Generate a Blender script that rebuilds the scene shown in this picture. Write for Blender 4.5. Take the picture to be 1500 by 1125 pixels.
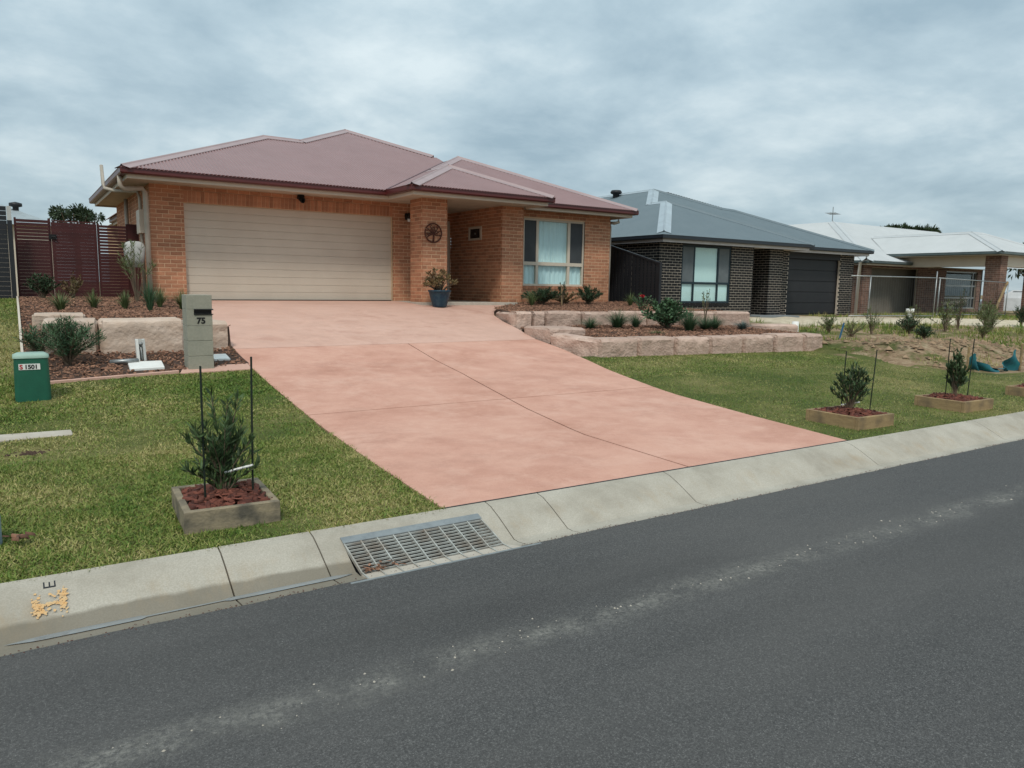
import bpy, bmesh, math, random
import numpy as np
from mathutils import Vector, Matrix, noise
random.seed(7); rng = np.random.default_rng(7)
S = bpy.context.scene
for o in list(bpy.data.objects): bpy.data.objects.remove(o)
COL = S.collection
R_ = math.radians
# ---------------------------------------------------------------- camera
YAW, PIT, ROL, CZ = R_(33.44), R_(7.397), R_(0.893), 1.55
fw = Vector((math.sin(YAW)*math.cos(PIT), math.cos(YAW)*math.cos(PIT), -math.sin(PIT)))
r0 = Vector((math.cos(YAW), -math.sin(YAW), 0)); u0 = r0.cross(fw)
rr = r0*math.cos(ROL)+u0*math.sin(ROL); uu = -r0*math.sin(ROL)+u0*math.cos(ROL)
cd = bpy.data.cameras.new('camera'); cam = bpy.data.objects.new('camera', cd); COL.objects.link(cam)
cam.matrix_world = Matrix(((rr.x, uu.x, -fw.x, 0), (rr.y, uu.y, -fw.y, 0), (rr.z, uu.z, -fw.z, CZ), (0, 0, 0, 1)))
cd.sensor_width = 36; cd.sensor_fit = 'HORIZONTAL'; cd.lens = 1098.5/1500*36; cd.clip_start = .05; cd.clip_end = 3000
S.camera = cam
# ---------------------------------------------------------------- sky: overcast
SUN_EL, SUN_AZ = 52, 215          # azimuth clockwise from +Y (into the lots)
w = bpy.data.worlds.new('World'); S.world = w; w.use_nodes = True
nt = w.node_tree; N = nt.nodes; L = nt.links; N.clear()
out = N.new('ShaderNodeOutputWorld')
sky = N.new('ShaderNodeTexSky'); sky.sky_type = 'NISHITA'; sky.sun_disc = False
sky.sun_elevation = R_(SUN_EL); sky.sun_rotation = R_(SUN_AZ)
b1 = N.new('ShaderNodeBackground'); b1.inputs[1].default_value = .1; L.new(sky.outputs[0], b1.inputs[0])
tc = N.new('ShaderNodeTexCoord'); sp = N.new('ShaderNodeSeparateXYZ'); L.new(tc.outputs['Generated'], sp.inputs[0])
def math_(op, a, b=None, clamp=False, nt=None):
    n = (nt or w.node_tree).nodes.new('ShaderNodeMath'); n.operation = op; n.use_clamp = clamp
    lk = (nt or w.node_tree).links
    for i, v in enumerate((a, b)):
        if v is None: continue
        if isinstance(v, (int, float)): n.inputs[i].default_value = v
        else: lk.new(v, n.inputs[i])
    return n.outputs[0]
zz = math_('ADD', math_('MAXIMUM', sp.outputs[2], 0.0), .26)
cx = N.new('ShaderNodeCombineXYZ'); L.new(math_('DIVIDE', sp.outputs[0], zz), cx.inputs[0]); L.new(math_('DIVIDE', sp.outputs[1], zz), cx.inputs[1])
n1 = N.new('ShaderNodeTexNoise'); n1.inputs['Scale'].default_value = 1.9; n1.inputs['Detail'].default_value = 10; n1.inputs['Roughness'].default_value = .58; n1.inputs['Distortion'].default_value = .12
L.new(cx.outputs[0], n1.inputs['Vector'])
n2 = N.new('ShaderNodeTexNoise'); n2.inputs['Scale'].default_value = .55; n2.inputs['Detail'].default_value = 3; L.new(cx.outputs[0], n2.inputs['Vector'])
ns = math_('ADD', math_('MULTIPLY', n1.outputs[0], .62), math_('MULTIPLY', n2.outputs[0], .38))
cr = N.new('ShaderNodeValToRGB'); L.new(ns, cr.inputs[0])
e = cr.color_ramp.elements; e[0].position = .39; e[0].color = (.31, .42, .485, 1); e[1].position = .62; e[1].color = (.66, .755, .78, 1)
m = e.new(.50); m.color = (.445, .56, .615, 1)
gain = math_('ADD', math_('MULTIPLY', math_('MAXIMUM', sp.outputs[2], 0.0), .64), .735)   # overcast: brighter towards the zenith
b2 = N.new('ShaderNodeBackground'); L.new(cr.outputs[0], b2.inputs[0]); L.new(gain, b2.inputs[1])
mx = N.new('ShaderNodeMixShader'); mx.inputs[0].default_value = .9; L.new(b1.outputs[0], mx.inputs[1]); L.new(b2.outputs[0], mx.inputs[2])
L.new(mx.outputs[0], out.inputs[0])
sd = bpy.data.lights.new('sun', 'SUN'); sd.energy = 1.5; sd.angle = R_(10); sd.color = (1, .95, .87)
sun = bpy.data.objects.new('sun', sd); COL.objects.link(sun)
sv = Vector((math.sin(R_(SUN_AZ))*math.cos(R_(SUN_EL)), math.cos(R_(SUN_AZ))*math.cos(R_(SUN_EL)), math.sin(R_(SUN_EL))))
sun.rotation_euler = sv.to_track_quat('Z', 'Y').to_euler(); sun.location = (0, 0, 30)
vs = S.view_settings; vs.view_transform = 'Standard'; vs.look = 'None'; vs.gamma = 1; vs.exposure = 0.39; vs.use_curve_mapping = False

# ---------------------------------------------------------------- materials
def mat(name, c1, c2=None, scale=3, rough=.8, bump=0, bscale=40, spec=.3, metal=0, c3=None, c3s=30, c3a=.25, island=0, vec=None, contrast=.5, bdist=.02, coat=0):
    m = bpy.data.materials.new(name); m.use_nodes = True; nt = m.node_tree; N = nt.nodes; L = nt.links
    p = N['Principled BSDF']; p.inputs['Roughness'].default_value = rough; p.inputs['Specular IOR Level'].default_value = spec; p.inputs['Metallic'].default_value = metal
    if coat: p.inputs['Coat Weight'].default_value = coat
    tc = N.new('ShaderNodeTexCoord'); mp = N.new('ShaderNodeMapping'); L.new(tc.outputs['Object'], mp.inputs[0])
    if vec: mp.inputs['Scale'].default_value = vec
    c2 = c2 or tuple(x*.8 for x in c1)
    n = N.new('ShaderNodeTexNoise'); n.inputs['Scale'].default_value = scale; n.inputs['Detail'].default_value = 6; n.inputs['Roughness'].default_value = .6; L.new(mp.outputs[0], n.inputs['Vector'])
    r = N.new('ShaderNodeValToRGB'); L.new(n.outputs[0], r.inputs[0]); h = .28*(1-contrast)+.03
    r.color_ramp.elements[0].position = .5-h; r.color_ramp.elements[1].position = .5+h
    r.color_ramp.elements[0].color = (*c1, 1); r.color_ramp.elements[1].color = (*c2, 1)
    col = r.outputs[0]
    if c3:
        n3 = N.new('ShaderNodeTexNoise'); n3.inputs['Scale'].default_value = c3s; n3.inputs['Detail'].default_value = 4; L.new(tc.outputs['Object'], n3.inputs['Vector'])
        f = math_('MULTIPLY', math_('MULTIPLY', math_('SUBTRACT', n3.outputs[0], .45, nt=nt), 4, True, nt=nt), c3a, nt=nt)
        mm = N.new('ShaderNodeMix'); mm.data_type = 'RGBA'; L.new(f, mm.inputs[0]); L.new(col, mm.inputs[6]); mm.inputs[7].default_value = (*c3, 1); col = mm.outputs[2]
    if island:
        g = N.new('ShaderNodeNewGeometry'); oi = N.new('ShaderNodeObjectInfo')
        f = math_('FRACT', math_('ADD', g.outputs['Random Per Island'], oi.outputs['Random'], nt=nt), nt=nt)
        f = math_('ADD', math_('MULTIPLY', f, 2*island, nt=nt), 1-island, nt=nt)
        hs = N.new('ShaderNodeHueSaturation'); L.new(col, hs.inputs['Color']); L.new(f, hs.inputs['Value']); col = hs.outputs[0]
    L.new(col, p.inputs['Base Color'])
    if bump:
        nb = N.new('ShaderNodeTexNoise'); nb.inputs['Scale'].default_value = bscale; nb.inputs['Detail'].default_value = 5; L.new(tc.outputs['Object'], nb.inputs['Vector'])
        b = N.new('ShaderNodeBump'); b.inputs['Strength'].default_value = bump; b.inputs['Distance'].default_value = bdist; L.new(nb.outputs[0], b.inputs['Height']); L.new(b.outputs[0], p.inputs['Normal'])
    m['col'] = 0
    return m
M = {}
M['brick'] = mat('orange_brick', (.475, .225, .13), (.40, .175, .095), 9, .85, .3, 120, c3=(.30, .12, .065), c3s=25, c3a=.25, island=.2)
M['mortar'] = mat('cream_mortar', (.74, .545, .36), (.66, .47, .30), 6, .95, .3, 150)
M['dbrick'] = mat('charcoal_brick', (.014, .013, .013), (.009, .0085, .009), 9, .6, .2, 120, island=.3, spec=.25)
M['dmortar'] = mat('pale_mortar', (.68, .59, .49), (.58, .50, .41), 6, .95)
M['bbrick'] = mat('brown_brick', (.22, .12, .085), (.13, .075, .06), 9, .85, island=.25)
M['bmortar'] = mat('tan_mortar', (.40, .33, .26), None, 6, .95)
M['door'] = mat('beige_steel', (.56, .49, .40), (.525, .455, .37), 2, .5, .12, 300, bdist=.002, c3=(.42, .35, .275), c3s=1.1, c3a=.25)
M['pfascia'] = mat('pale_fascia', (.58, .55, .54), None, 2, .5)
M['cream'] = mat('cream_paint', (.60, .52, .42), (.56, .48, .385), 2, .5)
M['maroon'] = mat('maroon_steel', (.10, .018, .016), (.085, .016, .015), 3, .35, spec=.5)
M['roof'] = mat('faded_red_steel', (.265, .155, .148), (.235, .135, .128), 1.2, .40, spec=.5, c3=(.27, .17, .165), c3s=3, c3a=.3)
M['cap'] = mat('pale_red_cap', (.36, .26, .25), (.32, .225, .22), 2, .38, spec=.5)
M['soffit'] = mat('soffit_board', (.55, .47, .37), None, 2, .8)
M['slate'] = mat('grey_steel_roof', (.13, .165, .18), (.115, .15, .165), 1.5, .42, spec=.5)
M['slatecap'] = mat('light_grey_cap', (.36, .42, .45), None, 2, .4, spec=.5)
M['navy'] = mat('dark_navy_gutter', (.012, .017, .024), None, 3, .35, spec=.5)
M['palroof'] = mat('pale_steel_roof', (.50, .51, .505), (.46, .47, .465), 1.5, .5, spec=.35)
M['greengut'] = mat('green_grey_gutter', (.10, .13, .13), None, 3, .4)
M['teal'] = mat('dark_teal_frame', (.015, .03, .04), None, 3, .4)
M['charcoal'] = mat('charcoal_steel', (.021, .022, .025), (.016, .017, .02), 3, .5, spec=.35)
M['slat'] = mat('maroon_slat', (.070, .019, .018), (.055, .015, .015), 4, .5, .1, 90, island=.12)
M['galv'] = mat('galvanised', (.34, .35, .34), (.25, .26, .26), 14, .42, metal=.6, spec=.5)
M['steel'] = mat('grate_steel', (.46, .46, .42), (.33, .33, .30), 20, .55, metal=.25, c3=(.22, .13, .07), c3s=9, c3a=.55)
M['white'] = mat('white_plastic', (.78, .77, .73), (.70, .69, .65), 4, .5)
M['greybox'] = mat('pale_grey_box', (.50, .50, .47), (.42, .42, .40), 7, .6)
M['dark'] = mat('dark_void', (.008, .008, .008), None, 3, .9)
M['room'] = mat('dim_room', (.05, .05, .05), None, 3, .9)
M['curtain'] = mat('white_sheer_curtain', (.84, .88, .88), (.76, .81, .82), 3, .9)
M['blind'] = mat('pale_blind', (.84, .88, .86), (.80, .84, .82), 2, .8)
M['stone'] = mat('pink_sandstone', (.57, .415, .335), (.46, .315, .25), 3.2, .92, .9, 26, c3=(.33, .225, .175), c3s=8, c3a=.5, island=.13, bdist=.03, vec=(1, 1, 4))
M['stoneL'] = mat('buff_sandstone', (.57, .45, .365), (.47, .355, .275), 2.6, .92, .9, 20, c3=(.40, .28, .20), c3s=6, c3a=.5, island=.1, bdist=.02, vec=(1, 1, 3))
M['soil'] = mat('dark_mulch_bed', (.085, .05, .035), (.05, .03, .022), 20, .95, .6, 40)
M['chip'] = mat('bark_chip', (.27, .145, .09), (.15, .075, .05), 6, .9, island=.55)
M['rchip'] = mat('red_bark_chip', (.16, .055, .035), (.09, .03, .022), 8, .9, island=.5)
M['timber'] = mat('weathered_sleeper', (.36, .25, .125), (.26, .175, .09), 5, .9, .5, 60, c3=(.11, .085, .06), c3s=5, c3a=.75, vec=(1, 1, 5), bdist=.01)
M['oldtimber'] = mat('lichened_sleeper', (.30, .24, .155), (.20, .165, .115), 5, .9, .5, 60, c3=(.075, .068, .055), c3s=9, c3a=.85, vec=(1, 1, 5), bdist=.01)
M['pipe'] = mat('painted_pipe', (.45, .395, .325), None, 4, .55)
M['kerb'] = None
M['letter'] = mat('grey_green_stone', (.30, .29, .23), (.255, .25, .20), 8, .9, .35, 120, c3=(.36, .35, .29), c3s=40, c3a=.3, bdist=.005)
M['black'] = mat('black_paint', (.012, .012, .012), None, 3, .5)
M['green'] = mat('green_fibreglass', (.012, .105, .06), (.010, .085, .05), 9, .45, .1, 60, spec=.45)
M['greentop'] = mat('pale_green_lid', (.33, .46, .38), None, 5, .6)
M['red'] = mat('red_print', (.45, .03, .03), None, 5, .6)
M['pot'] = mat('blue_glaze', (.012, .030, .055), (.018, .05, .07), 9, .42, spec=.25, c3=(.07, .10, .12), c3s=12, c3a=.3)
M['rust'] = mat('rusty_steel', (.10, .035, .02), (.07, .025, .018), 20, .7)
M['blue'] = mat('blue_paint', (.03, .12, .22), None, 8, .6)
M['tarp'] = mat('teal_silt_cloth', (.015, .16, .17), (.02, .10, .13), 5, .6)
M['path'] = mat('cut_concrete', (.48, .43, .36), (.40, .35, .29), 8, .9, .3, 90, c3=(.30, .26, .2), c3s=5, c3a=.3)
M['pinkedge'] = mat('pink_concrete', (.58, .36, .28), (.50, .30, .23), 5, .85, .2, 120)
M['bluegrey'] = mat('blue_grey_plastic', (.22, .29, .34), (.18, .24, .28), 6, .5)
M['orange'] = mat('orange_spray', (.62, .35, .14), (.54, .39, .22), 30, .85)
M['carwhite'] = mat('white_car_paint', (.75, .77, .78), None, 3, .25, coat=.6)
M['tyre'] = mat('tyre_rubber', (.02, .02, .02), None, 8, .8)
M['bark'] = mat('grey_brown_bark', (.17, .12, .08), (.11, .08, .055), 15, .9)
def leaf(name, c1, c2, isl=.35): return mat(name, c1, c2, 4, .6, island=isl, spec=.3)
M['lf_sap'] = leaf('grey_green_leaf', (.042, .080, .030), (.075, .115, .045), .5)
M['lf_sap2'] = leaf('young_leaf', (.036, .066, .026), (.06, .095, .04), .45)
M['lf_dark'] = leaf('dark_leaf', (.026, .052, .024), (.04, .07, .03))
M['lf_fern'] = leaf('fern_leaf', (.05, .105, .05), (.075, .13, .06))
M['lf_strap'] = leaf('strap_leaf', (.085, .125, .045), (.14, .165, .065))
M['lf_blue'] = leaf('blue_fescue', (.10, .15, .14), (.13, .18, .16))
M['lf_brown'] = leaf('bronze_leaf', (.14, .12, .05), (.17, .09, .045))
M['lf_weed'] = leaf('weed_leaf', (.085, .125, .04), (.13, .15, .06))
M['lf_tree'] = leaf('gum_leaf', (.03, .05, .022), (.045, .065, .03))
M['petal'] = leaf('red_petal', (.5, .03, .03), (.4, .02, .03), .2)

def glass_mat():
    m = bpy.data.materials.new('window_glass'); m.use_nodes = True; nt = m.node_tree; N = nt.nodes; L = nt.links; N.remove(N['Principled BSDF'])
    t = N.new('ShaderNodeBsdfTransparent'); t.inputs[0].default_value = (.90, .97, .97, 1); g = N.new('ShaderNodeBsdfGlossy'); g.inputs['Roughness'].default_value = .02
    g2 = N.new('ShaderNodeNewGeometry'); dt = N.new('ShaderNodeVectorMath'); dt.operation = 'DOT_PRODUCT'; L.new(g2.outputs['Normal'], dt.inputs[0]); L.new(g2.outputs['Incoming'], dt.inputs[1])
    k = math_('SUBTRACT', 1, math_('ABSOLUTE', dt.outputs['Value'], nt=nt), nt=nt); f = math_('ADD', math_('MULTIPLY', math_('POWER', k, 5, nt=nt), .94, nt=nt), .05, nt=nt); x = N.new('ShaderNodeMixShader'); L.new(f, x.inputs[0]); L.new(t.outputs[0], x.inputs[1]); L.new(g.outputs[0], x.inputs[2]); L.new(x.outputs[0], N['Material Output'].inputs[0]); return m
M['glass'] = glass_mat()
def water_mat():
    m = mat('gutter_water', (.19, .20, .20), (.22, .23, .23), 5, .05, .03, 25, spec=1.0); return m  # base colour lightened to paint in some of the wet sky sheen
M['water'] = water_mat()

def ramp(nt, val, stops):
    r = nt.nodes.new('ShaderNodeValToRGB'); nt.links.new(val, r.inputs[0]); e = r.color_ramp.elements
    for i, (p, c) in enumerate(stops):
        el = e[i] if i < 2 else e.new(p)
        el.position = p; el.color = (*c, 1) if len(c) == 3 else c
    return r.outputs[0]
def tex(nt, scale, detail=5, vec=None, scl=None, rough=.6, dist=0):
    n = nt.nodes.new('ShaderNodeTexNoise'); n.inputs['Scale'].default_value = scale; n.inputs['Detail'].default_value = detail; n.inputs['Roughness'].default_value = rough; n.inputs['Distortion'].default_value = dist
    tc = nt.nodes.new('ShaderNodeTexCoord'); mp = nt.nodes.new('ShaderNodeMapping'); nt.links.new(tc.outputs['Object'], mp.inputs[0])
    if scl: mp.inputs['Scale'].default_value = scl
    nt.links.new(mp.outputs[0], n.inputs['Vector']); return n.outputs[0]
def mixc(nt, f, a, b):
    m = nt.nodes.new('ShaderNodeMix'); m.data_type = 'RGBA'
    for s, v in ((0, f), (6, a), (7, b)):
        if isinstance(v, (int, float)): m.inputs[s].default_value = v
        elif isinstance(v, tuple): m.inputs[s].default_value = (*v, 1)
        else: nt.links.new(v, m.inputs[s])
    return m.outputs[2]
def newmat(name, rough=.85, spec=.3):
    m = bpy.data.materials.new(name); m.use_nodes = True; p = m.node_tree.nodes['Principled BSDF']; p.inputs['Roughness'].default_value = rough; p.inputs['Specular IOR Level'].default_value = spec
    return m, m.node_tree, p
def bumpn(nt, p, h, strength, dist):
    b = nt.nodes.new('ShaderNodeBump'); b.inputs['Strength'].default_value = strength; b.inputs['Distance'].default_value = dist; nt.links.new(h, b.inputs['Height']); nt.links.new(b.outputs[0], p.inputs['Normal'])
def pos(nt):
    tc = nt.nodes.new('ShaderNodeTexCoord'); s = nt.nodes.new('ShaderNodeSeparateXYZ'); nt.links.new(tc.outputs['Object'], s.inputs[0]); return s.outputs
def mm(nt, op, a, b=None, clamp=False): return math_(op, a, b, clamp, nt)

def road_mat():
    m, nt, p = newmat('asphalt', .85, .25)
    fine = mm(nt, 'ADD', mm(nt, 'MULTIPLY', tex(nt, 260, 2), .5), mm(nt, 'MULTIPLY', tex(nt, 135, 2), .5)); c = ramp(nt, fine, [(.34, (.028, .0275, .027)), (.50, (.072, .070, .068)), (.58, (.104, .101, .097)), (.70, (.26, .25, .235))])
    patch = tex(nt, .7, 5, scl=(.5, 1.6, 1)); c = mixc(nt, ramp(nt, patch, [(.38, (0, 0, 0)), (.7, (.45, .45, .45))]), c, (.115, .108, .10)); wp_ = tex(nt, .35, 4, scl=(.25, 1.4, 1)); c = mixc(nt, ramp(nt, wp_, [(.5, (0, 0, 0)), (.66, (.4, .4, .4))]), c, (.036, .034, .032))
    P = pos(nt); wob = tex(nt, 1.6, 4)
    d = mm(nt, 'ABSOLUTE', mm(nt, 'SUBTRACT', mm(nt, 'ADD', P[1], mm(nt, 'MULTIPLY', mm(nt, 'SUBTRACT', wob, .5), .22)), 2.61))
    line = mm(nt, 'SUBTRACT', 1, mm(nt, 'DIVIDE', d, .15), True)
    brk = mm(nt, 'MULTIPLY', mm(nt, 'SUBTRACT', tex(nt, 3.2, 6, rough=.7), .38), 3.2, True)
    brk = mm(nt, 'MULTIPLY', brk, mm(nt, 'MULTIPLY', mm(nt, 'SUBTRACT', tex(nt, 38, 4, rough=.75), .36), 3, True)); c = mixc(nt, mm(nt, 'MULTIPLY', mm(nt, 'MULTIPLY', line, brk), .75), c, (.38, .36, .31))
    nt.links.new(c, p.inputs['Base Color']); bumpn(nt, p, fine, .55, .006); return m
def drive_mat():
    m, nt, p = newmat('stamped_pink_concrete', .72, .3)
    a = tex(nt, 1.1, 9, scl=(.9, 1.1, 1), rough=.62, dist=.2); c = ramp(nt, a, [(.32, (.45, .215, .150)), (.5, (.54, .280, .205)), (.70, (.60, .335, .25))])
    P = pos(nt); up = mm(nt, 'GREATER_THAN', P[1], 11.42)
    c = mixc(nt, mm(nt, 'MULTIPLY', up, .8), c, ramp(nt, a, [(.33, (.535, .335, .262)), (.66, (.60, .39, .312))]))
    b = tex(nt, 5, 8, rough=.72); c = mixc(nt, ramp(nt, b, [(.45, (0, 0, 0)), (.66, (.32, .32, .32))]), c, (.66, .385, .285))
    d = tex(nt, .55, 8, rough=.72, dist=.3); d2 = tex(nt, 2.6, 7, rough=.7); dk = mm(nt, 'MULTIPLY', mm(nt, 'MULTIPLY', mm(nt, 'SUBTRACT', d, .47), 7, True), mm(nt, 'MULTIPLY', mm(nt, 'SUBTRACT', d2, .45), 6, True))
    c = mixc(nt, mm(nt, 'MULTIPLY', dk, .55), c, (.40, .195, .14))
    f = tex(nt, 140, 3); c = mixc(nt, ramp(nt, f, [(.5, (0, 0, 0)), (.8, (.35, .35, .35))]), c, (.74, .50, .39)); c = mixc(nt, ramp(nt, f, [(.25, (.3, .3, .3)), (.42, (0, 0, 0))]), c, (.30, .14, .10))
    pl = mm(nt, 'MULTIPLY', mm(nt, 'SUBTRACT', tex(nt, 1.7, 9, rough=.74, dist=.3), .5), 5, True); c = mixc(nt, mm(nt, 'MULTIPLY', pl, .5), c, (.68, .43, .335))
    g = tex(nt, 26, 3); c = mixc(nt, ramp(nt, g, [(.70, (0, 0, 0)), (.76, (.45, .45, .45))]), c, (.30, .16, .115))
    nt.links.new(c, p.inputs['Base Color']); bumpn(nt, p, mm(nt, 'ADD', b, mm(nt, 'MULTIPLY', f, .3)), .3, .008); return m
def kerb_mat():
    m, nt, p = newmat('kerb_concrete', .85, .25)
    a = tex(nt, 2.2, 6); c = ramp(nt, a, [(.33, (.32, .285, .23)), (.48, (.41, .37, .305)), (.66, (.47, .43, .36))])
    f = tex(nt, 130, 3); c = mixc(nt, ramp(nt, f, [(.42, (.35, .35, .35)), (.6, (0, 0, 0))]), c, (.24, .215, .17))
    P = pos(nt); wob = tex(nt, 3.0, 5)
    wet = mm(nt, 'SUBTRACT', mm(nt, 'ADD', 3.845, mm(nt, 'MULTIPLY', mm(nt, 'SUBTRACT', wob, .5), .09)), P[1]); wet = mm(nt, 'MULTIPLY', wet, 45, True)
    wet = mm(nt, 'MULTIPLY', wet, mm(nt, 'MULTIPLY', mm(nt, 'SUBTRACT', 1.62, P[0]), 6, True))
    c = mixc(nt, mm(nt, 'MULTIPLY', wet, .72), c, (.14, .118, .085))
    # dark grime on the lip
    gr = mm(nt, 'MULTIPLY', mm(nt, 'SUBTRACT', 3.66, P[1]), 9, True)
    c = mixc(nt, mm(nt, 'MULTIPLY', gr, mm(nt, 'MULTIPLY', tex(nt, 7, 5), .8)), c, (.13, .115, .09))
    # rusty tyre and silt wash on the crossover
    st = mm(nt, 'MULTIPLY', mm(nt, 'SUBTRACT', tex(nt, 5, 6, scl=(1.6, .5, 1), rough=.7), .5), 4, True)
    band = mm(nt, 'SUBTRACT', 1, mm(nt, 'MULTIPLY', mm(nt, 'ABSOLUTE', mm(nt, 'SUBTRACT', P[1], 3.86)), 8), True)
    c = mixc(nt, mm(nt, 'MULTIPLY', mm(nt, 'MULTIPLY', st, band), .55), c, (.33, .235, .135))
    nt.links.new(c, p.inputs['Base Color']); bumpn(nt, p, f, .35, .004); return m
def lawn_mat(name, dirt=False):
    m, nt, p = newmat(name, .95, .1)
    a = tex(nt, .9, 5); c = ramp(nt, a, [(.35, (.065, .085, .024)), (.5, (.115, .12, .038)), (.65, (.22, .19, .08))])
    f = tex(nt, 60, 4); c = mixc(nt, ramp(nt, f, [(.4, (0, 0, 0)), (.7, (.6, .6, .6))]), c, (.05, .06, .02))
    if dirt:
        P = pos(nt); d = tex(nt, .55, 6, rough=.7)
        dc = ramp(nt, tex(nt, 3.5, 6, rough=.7), [(.35, (.17, .11, .065)), (.5, (.29, .20, .125)), (.68, (.40, .31, .205))])
        k = ramp(nt, d, [(.44, (0, 0, 0)), (.52, (1, 1, 1))]); c = mixc(nt, k, c, dc)
        # pale crushed sandstone drive in front of the dark house
        g = mm(nt, 'ADD', mm(nt, 'SUBTRACT', P[1], mm(nt, 'SUBTRACT', 15.3, mm(nt, 'MULTIPLY', mm(nt, 'MAXIMUM', mm(nt, 'SUBTRACT', P[0], 22), 0), .42))), mm(nt, 'MULTIPLY', mm(nt, 'SUBTRACT', d, .5), 3))
        g1 = mm(nt, 'SUBTRACT', 1, mm(nt, 'MULTIPLY', mm(nt, 'SUBTRACT', mm(nt, 'ABSOLUTE', g), 2.1), 2.5), True)
        c = mixc(nt, mm(nt, 'MULTIPLY', g1, mm(nt, 'MULTIPLY', mm(nt, 'SUBTRACT', P[0], 17.5), .6, True)), c, ramp(nt, tex(nt, 5, 5), [(.35, (.50, .41, .29)), (.65, (.66, .57, .43))]))
        bumpn(nt, p, tex(nt, 9, 6, rough=.7), .9, .06)
    nt.links.new(c, p.inputs['Base Color']); return m
def grass_mat():
    m, nt, p = newmat('grass_blade', .6, .2)
    g = nt.nodes.new('ShaderNodeNewGeometry'); rnd = g.outputs['Random Per Island']
    a = tex(nt, .85, 5, rough=.65); b = tex(nt, 5, 3)
    v = mm(nt, 'ADD', mm(nt, 'MULTIPLY', a, .62), mm(nt, 'ADD', mm(nt, 'MULTIPLY', b, .2), mm(nt, 'MULTIPLY', rnd, .19)))
    c = ramp(nt, v, [(.35, (.062, .120, .019)), (.445, (.125, .190, .034)), (.525, (.215, .235, .060)), (.63, (.41, .345, .15))])
    nt.links.new(c, p.inputs['Base Color']); return m
M['road'] = road_mat(); M['drive'] = drive_mat(); M['kerb'] = kerb_mat(); M['lawn'] = lawn_mat('lawn_soil'); M['vacant'] = lawn_mat('dirt_and_grass', True); M['grass'] = grass_mat()

# ---------------------------------------------------------------- helpers
def link(o, parent=None):
    COL.objects.link(o)
    if parent is not None: o.parent = parent
    return o
def tag(o, label=None, cat=None, group=None, kind=None):
    for k, v in (('label', label), ('category', cat), ('group', group), ('kind', kind)):
        if v: o[k] = v
    return o
def thing(name, label, cat, group=None, loc=(0, 0, 0)):
    o = bpy.data.objects.new(name, None); o.location = loc; o.empty_display_size = .1; link(o); return tag(o, label, cat, group)
class MB:
    def __init__(s): s.v = []; s.f = []
    def add(s, vs, fs):
        k = len(s.v); s.v += [tuple(v) for v in vs]; s.f += [tuple(i+k for i in f) for f in fs]; return s
    def hexa(s, a): return s.add(a, [(0, 3, 2, 1), (4, 5, 6, 7), (0, 1, 5, 4), (1, 2, 6, 5), (2, 3, 7, 6), (3, 0, 4, 7)])
    def box(s, x0, x1, y0, y1, z0, z1): return s.hexa([(x0, y0, z0), (x1, y0, z0), (x1, y1, z0), (x0, y1, z0), (x0, y0, z1), (x1, y0, z1), (x1, y1, z1), (x0, y1, z1)])
    def tube(s, pts, r, n=8, r1=None, cap=True):
        pts = [Vector(p) for p in pts]; rings = []; k = len(s.v)
        for i, p in enumerate(pts):
            d = (pts[min(i+1, len(pts)-1)]-pts[max(i-1, 0)]).normalized(); a = d.cross(Vector((0, 0, 1)) if abs(d.z) < .9 else Vector((1, 0, 0))).normalized(); b = d.cross(a)
            rad = r if r1 is None else r+(r1-r)*i/(len(pts)-1)
            for j in range(n):
                t = 2*math.pi*j/n; s.v.append(tuple(p+(a*math.cos(t)+b*math.sin(t))*rad))
        for i in range(len(pts)-1):
            for j in range(n): s.f.append((k+i*n+j, k+i*n+(j+1) % n, k+(i+1)*n+(j+1) % n, k+(i+1)*n+j))
        if cap: s.f.append(tuple(k+j for j in range(n))); s.f.append(tuple(k+(len(pts)-1)*n+j for j in reversed(range(n))))
        return s
    def lathe(s, prof, c, n=20):
        k = len(s.v)
        for r, z in prof:
            for j in range(n): t = 2*math.pi*j/n; s.v.append((c[0]+r*math.cos(t), c[1]+r*math.sin(t), c[2]+z))
        for i in range(len(prof)-1):
            for j in range(n): s.f.append((k+i*n+j, k+i*n+(j+1) % n, k+(i+1)*n+(j+1) % n, k+(i+1)*n+j))
        return s
    def build(s, name, m, parent=None, smooth=False, kind=None, bevel=0):
        me = bpy.data.meshes.new(name); me.from_pydata(s.v, [], s.f); me.update()
        if bevel or True:
            bm = bmesh.new(); bm.from_mesh(me)
            bmesh.ops.recalc_face_normals(bm, faces=bm.faces)
            if bevel: bmesh.ops.bevel(bm, geom=list(bm.edges), offset=bevel, segments=1, affect='EDGES')
            bm.to_mesh(me); bm.free()
        if smooth: me.polygons.foreach_set('use_smooth', [True]*len(me.polygons))
        me.materials.append(M[m] if isinstance(m, str) else m)
        o = link(bpy.data.objects.new(name, me), parent)
        if kind: o['kind'] = kind
        return o
def raw(name, v, f, m, parent=None, kind=None, smooth=False):
    me = bpy.data.meshes.new(name); v = np.asarray(v, dtype=np.float32); f = np.asarray(f, dtype=np.int32); nf, k = f.shape
    me.vertices.add(len(v)); me.vertices.foreach_set('co', v.ravel()); me.loops.add(nf*k); me.loops.foreach_set('vertex_index', f.ravel())
    me.polygons.add(nf); me.polygons.foreach_set('loop_start', np.arange(0, nf*k, k, dtype=np.int32)); me.polygons.foreach_set('loop_total', np.full(nf, k, dtype=np.int32))
    me.update(calc_edges=True); me.materials.append(M[m])
    if smooth: me.polygons.foreach_set('use_smooth', np.ones(nf, dtype=bool))
    o = link(bpy.data.objects.new(name, me), parent)
    if kind: o['kind'] = kind
    return o
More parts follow.
